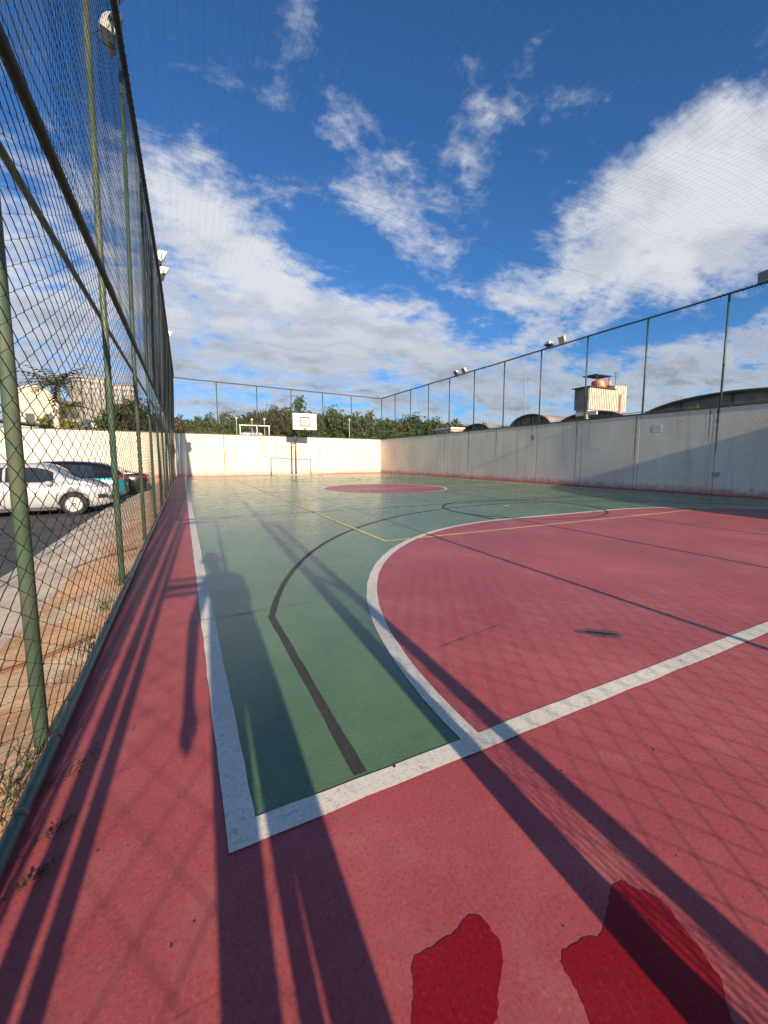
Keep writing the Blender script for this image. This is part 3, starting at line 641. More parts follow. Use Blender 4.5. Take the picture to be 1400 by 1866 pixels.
# ------------------------------------------------------------------ the photographer, whose shadow lies on the court
def person():
    t = thing('person', 'person in dark clothes standing behind the gate, only the shadow falls on the court', 'person', (.08, -.72, 0))
    V = {}; names = []; edges = []; rad = []
    def jv(n, x, y, z, rx, ry=None, par=None):
        V[n] = len(names); names.append((x, y, z)); rad.append((rx, ry or rx))
        if par: edges.append((V[par], V[n]))
    y = -.72
    jv('pel', .10, y, .95, .15, .12); jv('belly', .10, y, 1.10, .165, .13, 'pel'); jv('chest', .10, y, 1.30, .165, .125, 'belly'); jv('sh', .09, y, 1.42, .12, .09, 'chest')
    jv('neck', .03, y, 1.50, .045, .05, 'sh'); jv('head0', .0, y, 1.585, .058, .07, 'neck'); jv('head', -.015, y, 1.67, .072, .092, 'head0'); jv('top', -.015, y, 1.73, .055, .065, 'head')
    jv('shl', -.06, y, 1.40, .055, .055, 'sh'); jv('elL', -.15, y, 1.10, .031, .040, 'shl'); jv('wrL', -.152, y-.02, .86, .021, .028, 'elL'); jv('haL', -.15, y, .78, .025, .024, 'wrL')
    jv('shr', .22, y, 1.38, .06, .06, 'sh'); jv('elR', .232, y+.08, 1.16, .048, .05, 'shr'); jv('wrR', .19, y+.34, 1.14, .032, .032, 'elR'); jv('haR', .12, y+.44, 1.16, .03, .036, 'wrR')
    jv('hiL', .02, y, .86, .088, .09, 'pel'); jv('knL', .008, y, .48, .064, .066, 'hiL'); jv('anL', .0, y, .09, .058, .06, 'knL'); jv('toL', .01, y+.16, .035, .035, .04, 'anL')
    jv('hiR', .188, y, .86, .088, .09, 'pel'); jv('knR', .21, y, .48, .064, .066, 'hiR'); jv('anR', .225, y, .09, .058, .06, 'knR'); jv('toR', .235, y+.16, .035, .035, .04, 'anR')
    for hn, sx in (('haL', 1), ('haR', -1)):
        hx, hy, hz = names[V[hn]]
        dn = (0, .0, -1) if hn == 'haL' else (-.6, .8, 0)
        for k in range(4):
            o = (k-1.5)*.019; ln = (.075, .09, .085, .065)[k]
            bx, by, bz = (hx+(o*.8 if hn == 'haL' else .0), hy+(o*.5 if hn == 'haL' else 0), hz+(0 if hn == 'haL' else o))
            m1 = f'{hn}f{k}a'; jv(m1, bx+dn[0]*ln*.5, by+dn[1]*ln*.5, bz+dn[2]*ln*.5, .010, .010, hn)
            jv(f'{hn}f{k}b', bx+dn[0]*ln+.012*sx, by+dn[1]*ln, bz+dn[2]*ln, .009, .009, m1)
        jv(hn+'t', hx+.045*sx, hy+.02, hz+(-.035 if hn == 'haL' else .035), .011, .011, hn)
    me = bpy.data.meshes.new('body'); me.from_pydata([Vector(p)-WL[t] for p in names], edges, [])
    o = put('body', me, t); sk = o.modifiers.new('skin', 'SKIN'); sk.use_smooth_shade = True
    for i, r_ in enumerate(rad): me.skin_vertices[0].data[i].radius = r_
    me.skin_vertices[0].data[0].use_root = True
    ss_ = o.modifiers.new('sub', 'SUBSURF'); ss_.levels = 2; ss_.render_levels = 2
    dg = bpy.context.evaluated_depsgraph_get(); dg.update()
    m2 = bpy.data.meshes.new_from_object(o.evaluated_get(dg)); o.modifiers.clear(); o.data = m2; m2.materials.clear()
    m2.materials.append(mat('dark_clothes', (.05, .055, .07), .85, .2, 9))
    # face and hair
    sk_ = mat('skin', (.42, .26, .19), .6, .1, 12); hr = mat('hair', (.03, .022, .018), .7, .2, 30)
    b_ = MB(); b_.lathe([(.0, .115), (.04, .105), (.072, .065), (.086, .01), (.084, -.03)], (-.015, y-.012, 1.675), 14); b_.build('hair', hr, t)
    b_ = MB(); b_.lathe([(.002, .03), (.011, .0), (.014, -.02), (.004, -.03)], (-.012, y+.1, 1.64), 8)
    b_.build('nose', sk_, t)
    for sx in (-.03, .035): MB().lathe([(.001, .008), (.009, 0), (.001, -.008)], (-.012+sx, y+.09, 1.665), 8).build('eye', mat('eye', (.7, .7, .7), .3, .05, 5), t)
    MB().box(-.035, .011, y+.082, y+.094, 1.592, 1.602).build('mouth', mat('lips', (.35, .13, .11), .6, .1, 9), t)
    for sx in (-.088, .088): MB().lathe([(.004, .035), (.016, .02), (.018, 0), (.012, -.025), (.003, -.035)], (-.015+sx, y, 1.64), 8).build('ear', sk_, t)
person()

# ------------------------------------------------------------------ cars
def smooth_interp(x, xs_, ys2):
    """monotone-ish smooth curve through stations"""
    x = np.asarray(x, float); k = np.clip(np.searchsorted(xs_, x)-1, 0, len(xs_)-2); xs_ = np.array(xs_); ys2 = np.array(ys2)
    m = np.gradient(ys2, xs_); h_ = xs_[k+1]-xs_[k]; t = (x-xs_[k])/h_
    return (2*t**3-3*t**2+1)*ys2[k]+(t**3-2*t**2+t)*h_*m[k]+(-2*t**3+3*t**2)*ys2[k+1]+(t**3-t**2)*h_*m[k+1]
def car(label, cat, loc, rz, paint, roofp, spec, group):
    """front towards local +X, origin on the ground at mid length"""
    t = thing('parked_car', label, cat, loc, group, rz=rz)
    Lc = spec['L']; st = np.array(spec['x'])*Lc-Lc/2
    top = lambda x: smooth_interp(x, st, spec['top']); belt = lambda x: smooth_interp(x, st, spec['belt']); bot = lambda x: smooth_interp(x, st, spec['bot']); hw = lambda x: smooth_interp(x, st, spec['hw'])
    def ring(x):
        w = float(hw(x)); zt = float(top(x)); zb = float(bot(x)); zl = min(float(belt(x)), zt-.01); cab = min(1, max(0, (zt-zl)/.42)); wr = w*(1-.24*cab); crown = .02+.015*cab
        half = [(0, zb), (w*.80, zb), (w*.95, zb+.07), (w*.995, zb+.22), (w, zb+(zl-zb)*.62), (w*.985, zl-.035), (w*.955, zl), (w*(.95-.10*cab), zl+(zt-zl)*.42), (wr*1.0, zl+(zt-zl)*.84), (wr*.90, zt-crown*.5), (wr*.55, zt+crown*.4), (0, zt+crown*.8)]
        pts = [Vector((x, -yy, zz2)) for yy, zz2 in half]+[Vector((x, yy, zz2)) for yy, zz2 in reversed(half[1:-1])]
        return pts
    xs2 = np.concatenate([[-Lc/2+.001], np.linspace(-Lc/2+.03, Lc/2-.03, 74), [Lc/2-.001]])
    body = MB().loft([ring(x) for x in xs2]).build('body', paint, t, world=False)
    # wheel arches cut out of the body
    wr_ = spec['wr']; wx = spec['wheels']
    cut = MB()
    for x in wx:
        for s in (-1, 1):
            cut.loft([[Vector((x+(wr_+.055)*math.cos(a), yy, wr_+(wr_+.055)*math.sin(a))) for a in np.linspace(0, 2*math.pi, 29)[:-1]] for yy in ((s*.48, s*1.3) if s > 0 else (-1.3, -.48))], smooth=True)
    co = cut.build('cutter', paint, None)
    co.matrix_world = Matrix.Translation(Vector(loc)) @ Matrix.Rotation(rz, 4, 'Z')
    bpy.context.view_layer.update()
    bo = body.modifiers.new('arch', 'BOOLEAN'); bo.object = co; bo.operation = 'DIFFERENCE'; bo.solver = 'EXACT'
    dg = bpy.context.evaluated_depsgraph_get(); dg.update()
    m2 = bpy.data.meshes.new_from_object(body.evaluated_get(dg)); body.modifiers.clear(); old = body.data; body.data = m2
    bpy.data.objects.remove(co)
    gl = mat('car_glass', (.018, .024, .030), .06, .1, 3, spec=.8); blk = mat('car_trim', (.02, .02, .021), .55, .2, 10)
    def side_pt(x, f, s, o):
        w = float(hw(x)); zt = float(top(x)); zl = min(float(belt(x)), zt-.01); cab = min(1, max(0, (zt-zl)/.42))
        yy = np.interp(f, [0, .42, .84], [w*.955, w*(.95-.10*cab), w*(1-.24*cab)])
        return Vector((x, s*(yy+o), zl+(zt-zl)*f))
    for (xa, xb, nm) in spec['side_glass']:
        for s in (-1, 1):
            nX = 10; vs = []; 
            for i in range(nX+1):
                x = (xa+(xb-xa)*i/nX); 
                for f in np.linspace(.06, .80, 5): vs.append(side_pt(x, f, s, .006))
            fs = [(i*5+j, i*5+j+1, (i+1)*5+j+1, (i+1)*5+j) for i in range(nX) for j in range(4)]
            MB().add(vs, fs, True).build('side_window', gl, t, world=False)
    for (xa, xb, nm) in spec['screens']:
        vs = []; nX = 9
        for i in range(nX+1):
            x = xa+(xb-xa)*i/nX; zt = float(top(x)); zl = min(float(belt(x)), zt-.01); cab = min(1, max(0, (zt-zl)/.42)); wq = float(hw(x))*(1-.24*cab)*.84
            for j in range(7):
                yy = -wq+2*wq*j/6; c_ = .02+.015*cab; vs.append(Vector((x, yy, zt+c_*(.8-.95*abs(yy/wq)**2*.8)+.007)))
        fs = [(i*7+j, i*7+j+1, (i+1)*7+j+1, (i+1)*7+j) for i in range(nX) for j in range(6)]
        MB().add(vs, fs, True).build(nm, gl, t, world=False)
    if roofp is not None:
        xa, xb = spec['roof']; vs = []; nX = 10
        for i in range(nX+1):
            x = xa+(xb-xa)*i/nX; zt = float(top(x)); wq = float(hw(x))*.76*.93
            for j in range(9):
                yy = -wq+2*wq*j/8; vs.append(Vector((x, yy, zt+.035*(.8-.9*abs(yy/wq)**2.2)+.006)))
        MB().add(vs, [(i*9+j, i*9+j+1, (i+1)*9+j+1, (i+1)*9+j) for i in range(nX) for j in range(8)], True).build('roof', roofp, t, world=False)
    tyre = mat('tyre', (.018, .018, .018), .85, .2, 20); rim = mat('alloy_rim', (.30, .30, .31), .4, .08, 10, metal=.8)
    for x in wx:
        for s in (-1, 1):
            w_ = spec['track']; m_ = Matrix.Translation((x, s*w_, wr_)) @ Matrix.Rotation(R(-90)*s, 4, 'X')
            wh = thing('wheel', None, None); del_ = wh; wh.parent = t; 
            prof = [(wr_*.66, -.10), (wr_*.93, -.10), (wr_, -.075), (wr_, .075), (wr_*.93, .10), (wr_*.66, .098)]
            MB().lathe(prof+[prof[0]], n=32, m=m_).build('tyre', tyre, wh, world=False)
            b_ = MB(); b_.lathe([(wr_*.67, .03), (wr_*.67, .098), (wr_*.62, .10), (wr_*.60, .05)], n=28, m=m_)
            for k in range(10):
                a = 2*math.pi*k/10; q = m_ @ Matrix.Rotation(a, 4, 'Z'); b_.box(wr_*.12, wr_*.63, -wr_*.045, wr_*.045, .055, .085, q)
            b_.lathe([(0, .095), (wr_*.15, .092), (wr_*.17, .05)], n=14, m=m_); b_.build('rim', rim, wh, world=False)
            MB().lathe([(0, .03), (wr_*.66, .03), (wr_*.66, .0)], n=20, m=m_).build('hub_shade_disc', blk, wh, world=False)  # near-black disc stands in for the shade behind the spokes
    f = Lc/2
    for s in (-1, 1):
        x = spec['mirror']; p = side_pt(x, .02, s, .09); b_ = MB()
        b_.loft([[p+Vector((.02+dx2, dy2*s*k, dz2*k)) for dy2, dz2 in ((-.09, -.06), (.08, -.06), (.09, .06), (-.08, .07))] for dx2, k in ((-.07, .75), (-.03, 1), (.05, .9), (.08, .5))]); b_.build('wing_mirror', paint, t, world=False)
        for hx in spec['handles']:
            q = side_pt(hx, 0, s, 0); MB().box(hx-.09, hx+.09, q.y-(.012 if s < 0 else -.004), q.y+(.012 if s > 0 else -.004), q.z-.13, q.z-.10).build('door_handle', paint, t, world=False)
        lamp = mat('headlamp', (.55, .57, .60), .12, .1, 5, spec=.8); tail = mat('taillamp', (.42, .012, .016), .2, .15, 8, spec=.7)
        def cap(xa, xb, za, zb2, ya, nm, mm, o=.008):
            vs = []
            for i in range(6):
                x_ = xa+(xb-xa)*i/5
                for z_ in (za, (za+zb2)/2, zb2): vs.append(Vector((x_, s*(float(hw(x_))*ya+o), z_)))
            MB().add(vs, [(i*3+j, i*3+j+1, (i+1)*3+j+1, (i+1)*3+j) for i in range(5) for j in range(2)], True).build(nm, mm, t, world=False)
        cap(f-.46, f-.06, *spec['hl'], 1.0, 'headlight', lamp); cap(-f+.06, -f+.34, *spec['tl'], 1.0, 'taillight', tail)
        cap(f-.30, f-.08, spec['bot'][0]+.12, spec['bot'][0]+.24, 1.0, 'fog_light', blk)
        MB().box(wx[1]+wr_+.08, wx[0]-wr_-.08, s*(float(hw(0))-.02)-(.03 if s < 0 else 0), s*(float(hw(0))-.02)+(.03 if s > 0 else 0), spec['bot'][4]+.0, spec['bot'][4]+.09).build('sill', blk if spec.get('dark_sill') else paint, t, world=False)
    for s in (-1, 1):
        for xd in spec['seams']:
            q0 = side_pt(xd, 0, s, 0); z0_ = spec['bot'][4]+.12; yw = float(hw(xd))
            MB().add([(xd-.007, s*(yw*.999+.004), z0_), (xd+.007, s*(yw*.999+.004), z0_), (xd+.007, s*(yw+.004), q0.z-.2), (xd-.007, s*(yw+.004), q0.z-.2), (xd+.007, s*(yw*.985+.006), q0.z-.03), (xd-.007, s*(yw*.985+.006), q0.z-.03)], [(0, 1, 2, 3), (3, 2, 4, 5)]).build('door_seam', blk, t, world=False)
    # rear face: lamps and bumper wrap
    for s in (-1, 1):
        z0_, z1_ = spec['tl']; MB().box(-f-.006, -f+.03, s*.36, s*float(hw(-f+.02))*.98, z0_, z1_).build('taillight', MATS['taillamp'], t, world=False)
    MB().box(-f-.012, -f+.02, -.70, .70, spec['bot'][-1]+.03, spec['bot'][-1]+.22).build('rear_bumper', blk, t, world=False)
    MB().box(-f-.014, -f+.0, -.26, .26, .62, .73).build('number_plate', mat('plate', (.55, .55, .56), .5, .05, 5), t, world=False)
    MB().box(f-.02, f+.012, -.62, .62, spec['bot'][0]+.05, spec['bot'][0]+.2).build('grille', blk, t, world=False)
    return t
def paint(n, c, rough=.25): return mat(n, c, rough, .03, 2, metal=.15, coat=.7)
def two_tone(n, c, zb):
    m = paint(n, c); nt = m.node_tree; b_ = nt.nodes['Principled BSDF']; src = b_.inputs['Base Color'].links[0].from_socket
    tc_ = N(nt, 'ShaderNodeTexCoord'); sp_ = N(nt, 'ShaderNodeSeparateXYZ'); L(nt, tc_.outputs['Object'], sp_.inputs[0])
    L(nt, MIX(nt, MR(nt, sp_.outputs[2], zb-.005, zb+.005), src, (.010, .011, .014)), b_.inputs['Base Color']); return m
sedan = dict(L=4.45, x=[0, .05, .14, .26, .37, .52, .66, .78, .93, 1.0], top=[.95, 1.02, 1.06, 1.28, 1.44, 1.47, 1.42, 1.08, .84, .62], belt=[.93, .96, .97, .96, .95, .93, .92, .91, .80, .60],
             bot=[.34, .24, .19, .18, .18, .18, .18, .19, .22, .30], hw=[.70, .80, .855, .875, .88, .88, .875, .865, .80, .62], wr=.315, wheels=(1.36, -1.28), track=.775,
             side_glass=[(-.98, -.16, ''), (-.10, .92, '')], screens=[(.74, 1.46, 'windshield'), (-1.62, -1.02, 'rear_window')], roof=(-.9, .6), mirror=.82, handles=(-.30, .55), seams=(-.13, .98), hl=(.64, .78), tl=(.81, .91), dark_sill=True)
# station list runs from tail (0) to nose (1)
hatch = dict(L=4.0, x=[0, .04, .12, .25, .37, .52, .66, .78, .93, 1.0], top=[1.02, 1.16, 1.36, 1.47, 1.50, 1.50, 1.44, 1.10, .88, .66], belt=[.95, .97, .97, .96, .95, .94, .93, .92, .84, .64],
             bot=[.36, .25, .20, .19, .19, .19, .19, .20, .23, .31], hw=[.72, .82, .855, .865, .87, .87, .865, .855, .79, .64], wr=.305, wheels=(1.22, -1.20), track=.765,
             side_glass=[(-1.12, -.34, ''), (-.28, .60, '')], screens=[(.66, 1.26, 'windshield'), (-1.90, -1.52, 'rear_window')], roof=(-1.4, .55), mirror=.72, handles=(-.45, .42), seams=(-.31, .72), hl=(.66, .82), tl=(.90, 1.02), dark_sill=True)
GRP = None
car('white car parked nose to the kerb, nearest of the parked cars', 'car', (-4.13, 14.95, -.45), 0.0, paint('white_paint', (.40, .41, .43)), None, sedan, GRP)
car('teal hatchback with black roof parked behind the white car', 'car', (-3.85, 17.75, -.45), R(180), two_tone('teal_paint', (.010, .25, .30), .93), None, hatch, GRP)
car('black car with a red tail light, farthest of the parked cars', 'car', (-3.55, 20.4, -.45), R(180), paint('black_paint', (.012, .011, .011)), None, sedan, GRP)

# ------------------------------------------------------------------ foliage
def leaf_cloud(centers, radii, per, size, flat=.8, seed=0):
    r_ = np.random.default_rng(seed); c = np.repeat(np.array(centers), per, 0); ra = np.repeat(np.array(radii), per)[:, None]
    n = len(c); d = r_.normal(size=(n, 3)); d /= np.linalg.norm(d, axis=1)[:, None]; p = c+d*ra*(r_.random((n, 1))**.45)*np.array([1, 1, flat])
    nrm = d*.6+r_.normal(size=(n, 3))*.6+np.array([0, 0, .35]); nrm /= np.linalg.norm(nrm, axis=1)[:, None]
    a = np.cross(nrm, r_.normal(size=(n, 3))); a /= np.linalg.norm(a, axis=1)[:, None]; b_ = np.cross(nrm, a); s = size*(.55+.9*r_.random((n, 1)))
    a = a*s; b_ = b_*s*.55
    v = np.stack([p-a, p+b_*.9-a*.1, p+a, p-b_*.9+a*.1], 1).reshape(-1, 3); q = np.arange(4*n).reshape(-1, 4)
    return v, q
def leafmat(name, c, c2, sc=.8):
    m = bpy.data.materials.new(name); m.use_nodes = True; nt = m.node_tree; b_ = nt.nodes['Principled BSDF']
    pos = N(nt, 'ShaderNodeNewGeometry').outputs['Position']
    cc = MIX(nt, MR(nt, NOISE(nt, pos, sc, 4, .6), .35, .65), c, c2); cc = MIX(nt, MR(nt, NOISE(nt, pos, 9, 2), .3, .7), cc, tuple(x*1.45 for x in c2))
    L(nt, cc, b_.inputs['Base Color']); b_.inputs['Roughness'].default_value = .6; b_.inputs['Specular IOR Level'].default_value = .25
    tr_ = N(nt, 'ShaderNodeBsdfTranslucent'); L(nt, cc, tr_.inputs[0]); mx = N(nt, 'ShaderNodeMixShader'); mx.inputs[0].default_value = .22
    L(nt, b_.outputs[0], mx.inputs[1]); L(nt, tr_.outputs[0], mx.inputs[2]); L(nt, mx.outputs[0], nt.nodes['Material Output'].inputs[0])
    return m
LM = {'dark': leafmat('leaf_dark', (.030, .050, .016), (.052, .075, .024)), 'mid': leafmat('leaf_mid', (.036, .060, .017), (.066, .092, .028)), 'olive': leafmat('leaf_olive', (.048, .060, .019), (.088, .094, .035)),
      'rust': leafmat('leaf_rust', (.036, .044, .016), (.064, .052, .024)), 'yellow': leafmat('leaf_yellow', (.10, .12, .025), (.18, .17, .045))}
M_BARK = mat('bark', (.13, .10, .075), .95, .3, 4, .5, 20)
CROWN = {}
def crown_mesh(kind, var):
    key = (kind, var)
    if key in CROWN: return CROWN[key]
    r_ = np.random.default_rng(100+var*7); cs = []; rs = []
    for k in range(34):
        d = r_.normal(size=3); d /= np.linalg.norm(d); f = r_.random()**.4
        p = d*f*np.array([.78, .78, .62]); p[2] *= (1 if p[2] > 0 else .75); cs.append(p+np.array([0, 0, .62])); rs.append(.20+.17*r_.random())
    v, q = leaf_cloud(cs, rs, 62, .062, .75, 200+var)
    CROWN[key] = np_mesh('crown', v, q, LM[kind], False); return CROWN[key]
TRUNK = {}
def trunk_mesh(var):
    if var in TRUNK: return TRUNK[var]
    r_ = random.Random(var); b_ = MB(); b_.tube([(0, 0, -.15), (.01, .0, .2), (.02, .01, .45), (.0, .03, .8)], [.05, .038, .028, .014], 8)
    for k in range(5):
        a = k*1.3+r_.random(); h0 = .25+.09*k; ln = .42; b_.tube([(.01, .01, h0), (math.cos(a)*ln*.5, math.sin(a)*ln*.5, h0+.16), (math.cos(a)*ln, math.sin(a)*ln, h0+.36)], [.02, .013, .006], 6)
    me = bpy.data.meshes.new('trunk'); me.from_pydata(b_.v, [], b_.f); me.polygons.foreach_set('use_smooth', b_.sm); me.materials.append(M_BARK); TRUNK[var] = me; return me
def gz(x, y): return float(hill(np.array(float(x)), np.array(float(y))))
def tree(label, x, y, ztop, width, kind, var, group='trees beyond the walls', zbase=None):
    z0 = gz(x, y) if zbase is None else zbase; h_ = (ztop-z0)/1.22
    t = thing('tree', label, 'tree', (x, y, z0-.05), group, rz=var*1.1)
    c = put('crown', crown_mesh(kind, var % 5), t); c.scale = (width/2, width/2, h_); k = put('trunk', trunk_mesh(var % 3), t); k.scale = (h_*.8, h_*.8, h_)
    return t
def dirtree(label, px, zy, Y, width, kind, var): tree(label, px*Y, Y, zy*Y+1.15, width, kind, var)
# the tree line beyond the far wall, from left to right
T = [('olive tree just right of the left fence end, beyond the far wall', .03, .088, 62, 5, 'olive', 1), ('round dark tree at the left of the far tree line', .062, .100, 70, 6, 'dark', 2), ('broad olive tree beside the leftmost far fence post', .090, .094, 66, 6, 'olive', 3),
     ('dark bushy tree behind the white portal frame, at its left', .125, .098, 72, 6.5, 'dark', 0), ('rust-tinged tree behind the white portal frame', .165, .118, 82, 8, 'rust', 1), ('tall olive tree left of the backboard', .19, .126, 92, 9, 'olive', 4), ('rust-tinged tree between portal frame and backboard', .222, .116, 80, 8, 'rust', 2),
     ('tall round tree rising just above the backboard', .265, .136, 90, 10, 'dark', 3), ('dark tree hidden half behind the backboard', .285, .120, 78, 8, 'dark', 1), ('dark crowned tree just right of the backboard', .335, .128, 84, 8, 'dark', 4), ('broad mid green tree right of the backboard', .375, .124, 80, 9, 'mid', 0),
     ('green tree at the pole with the small white sign', .42, .118, 78, 9, 'dark', 2), ('olive tree left of the wall corner', .455, .112, 74, 8, 'olive', 3), ('bright green tree right behind the wall corner', .51, .114, 60, 7.5, 'mid', 1), ('full green tree right of the wall corner', .565, .120, 58, 7.5, 'mid', 4),
     ('dark full tree behind the third right fence post', .62, .119, 58, 7.5, 'dark', 0), ('dense green tree behind the fourth right fence post', .675, .118, 56, 7, 'mid', 2), ('low dark tree left of the small arched shed', .735, .106, 54, 6, 'dark', 3), ('round dark tree behind the smallest arched shed', .845, .117, 58, 5.5, 'dark', 1)]
for a_ in T: dirtree(*a_)
# woods on the slope behind, one mass
cs = []; rs = []
for k in range(420):
    Y_ = rng.uniform(95, 175); px = rng.uniform(.0, .95); x = px*Y_; env = np.interp(px, [0, .1, .17, .27, .5, .7, .95], [.083, .088, .108, .116, .108, .105, .098]); zt = env*Y_+1.15-rng.random()**2*6-.6
    cs.append((x, Y_, zt-1.2)); rs.append(rng.uniform(2.0, 3.6))
v, q = leaf_cloud(cs, rs, 60, .62, .8, 77)
wd = put('woodland', np_mesh('woodland', v, q, LM['dark'], False)); setp(wd, 'dense dark green wood covering the slope beyond the far wall', 'woodland', kind='stuff')
# low hedge right behind the far and right walls
cs = []; rs = []
for k in range(150):
    x = rng.uniform(16.5, 30); y = 33.5+rng.uniform(0, 8)+(30-x)*.1; cs.append((x, y, rng.uniform(1.2, 3.6))); rs.append(rng.uniform(.6, 1.1))
v, q = leaf_cloud(cs, rs, 90, .17, .8, 78)
hd = put('hedge', np_mesh('hedge', v, q, LM['mid'], False)); setp(hd, 'tangled green bushes growing right behind the corner of the walls', 'bushes', kind='stuff')
# left of the court
tree('dark tree with reddish leaves behind the wall, beside the left fence', -3.4, 45, 6.6, 6.0, 'rust', 2); tree('dark green tree behind the wall between the fence posts', -5.2, 47, 6.9, 5.0, 'dark', 4)
tree('small olive tree behind the wall where the left fence ends', -.9, 44, 5.9, 3.4, 'rust', 0)
def palm(label, x, y, zt, seed, n=26, ln=2.6):
    t = thing('palm_tree', label, 'palm tree', (x, y, gz(x, y)-.05)); r_ = random.Random(seed); z0 = gz(x, y); b_ = MB(); b_.tube([(x, y, z0-.3), (x+.1, y, (z0+zt)/2), (x, y, zt-1.0)], [.2, .15, .13], 8); b_.build('trunk', M_BARK, t)
    for k in range(n):
        a = r_.random()*6.28; e = r_.uniform(-.3, 1.2); l_ = ln*r_.uniform(.7, 1.1); vs = []; fs = []; m_ = 9
        for i in range(m_+1):
            s = i/m_; rr = l_*s*math.cos(e*(1-.5*s)); z = zt-1.0+l_*s*math.sin(e)-1.3*s*s; vs.append(Vector((x+math.cos(a)*rr, y+math.sin(a)*rr, z)))
        bb = MB(); sd = Vector((-math.sin(a), math.cos(a), 0))
        for i in range(m_):
            for s in (-1, 1):
                wq = .55*math.sin(math.pi*min(1, (i+1.2)/(m_+1))); p = vs[i]; q_ = vs[i+1]; bb.add([p, p.lerp(q_, .7), p.lerp(q_, 1.2)+sd*s*wq+Vector((0, 0, -.28*wq))], [(0, 1, 2)])
        bb.build('frond', LM['olive'] if k % 3 else LM['yellow'], t)
palm('tall shaggy palm tree left of the pale tower block', -10.4, 50, 9.3, 3, 46, 3.3); palm('shorter palm tree in front of the white gabled house', -9.3, 48, 7.0, 5, 22, 2.2)
cs = [(rng.uniform(-9.4, -5.9), 38+rng.uniform(0, 2), rng.uniform(1.2, 3.9)) for k in range(60)]; v, q = leaf_cloud(cs, [.55]*60, 80, .14, .9, 80)
setp(put('shrubbery', np_mesh('shrubbery', v, q, LM['yellow'], False)), 'yellow-green shrubs rising above the far wall left of the fence', 'shrubs', kind='stuff')

# ------------------------------------------------------------------ buildings beyond the walls
def tower(label, x0, x1, y, ztop, nx, nz, m, dep=22, ribs=True):
    z0 = -.6; t = thing('apartment_tower', label, 'building', ((x0+x1)/2, y, z0), 'apartment towers on the skyline'); win = mat('tower_window_and_recess', (.055, .06, .07), .3, .2, .2)
    MB().box(x0, x1, y, y+dep, z0, ztop).build('wall', m, t); MB().box(x0-.3, x1+.3, y-.3, y+dep+.3, ztop+.005, ztop+.9).build('parapet', m, t)
    w = (x1-x0)/nx; hz = (ztop-8)/nz
    if ribs:
        for i in range(nx+1):
            if i % 2 == 0: MB().box(x0+i*w-.35, x0+i*w+.35, y-2.2, y-.003, z0, ztop-.2).build('rib', m, t)
    mw = bpy.data.meshes.new('window'); bbm = MB().box(-w*.34, w*.34, -.09, .0, 0, hz*.58); mw.from_pydata(bbm.v, [], bbm.f); mw.materials.append(win)
    for i in range(nx):
        for k in range(nz):
            o = put('window', mw, t); o.location = (x0+(i+.5)*w-(x0+x1)/2, -.004, 8+k*hz+hz*.25-z0)
            if i % 2: o.scale = (1.25, 1, 1.45)  # alternate columns enlarged, their dark tone standing in for shaded balcony recesses
M_TW = mat('tower_render', (.25, .22, .185), .9, .12, .15); M_TW2 = mat('tower_render_grey', (.20, .185, .17), .9, .12, .15)
tower('pale ribbed apartment tower, the taller one left of the fence post', -56, -39.5, 300, 49, 7, 13, M_TW)
tower('greyer apartment tower, the shorter one right of the tall tower', -36.5, -24.5, 310, 47.5, 5, 12, M_TW2)
# gabled house
hs = thing('white_house', 'white house with a rounded gable rising above the wall at the left', 'house', (-14.8, 60, 0))
M_HW = mat('house_white', (.50, .45, .37), .85, .08, 1.5)
prof = [(-16.6, 0), (-12.4, 0), (-12.4, 7.2), (-13.1, 8.5), (-14.1, 9.25), (-15.2, 9.3), (-16.0, 8.9), (-16.6, 8.3)]
b_ = MB(); n = len(prof); b_.add([(x, 60, z) for x, z in prof]+[(x, 70, z) for x, z in prof], [tuple(range(n)), tuple(range(2*n-1, n-1, -1))]+[(i, n+i, n+(i+1) % n, (i+1) % n) for i in range(n)]); b_.build('wall', M_HW, hs)
b_ = MB(); rp_ = [(-12.4, 7.2), (-13.1, 8.5), (-14.1, 9.25), (-15.2, 9.3), (-16.0, 8.9), (-16.6, 8.3)]
for i in range(len(rp_)-1):
    (xa, za), (xb, zb2) = rp_[i], rp_[i+1]; b_.add([(xa, 59.85, za+.02), (xb, 59.85, zb2+.02), (xb, 70.1, zb2+.02), (xa, 70.1, za+.02), (xa, 59.85, za+.2), (xb, 59.85, zb2+.2), (xb, 70.1, zb2+.2), (xa, 70.1, za+.2)], [(0, 1, 2, 3), (4, 7, 6, 5), (0, 4, 5, 1), (3, 2, 6, 7)])
b_.build('roof', mat('house_roof', (.60, .55, .46), .8, .1, 2), hs)
MB().box(-12.3, -9.4, 61, 69, 0, 6.0).build('wing', M_HW, hs)
for (xa, za) in ((-15.6, 5.2), (-13.9, 5.2)): MB().box(xa, xa+.8, 59.93, 59.995, za, za+1.1).build('window', mat('house_glass', (.05, .055, .06), .2, .2, 2), hs)
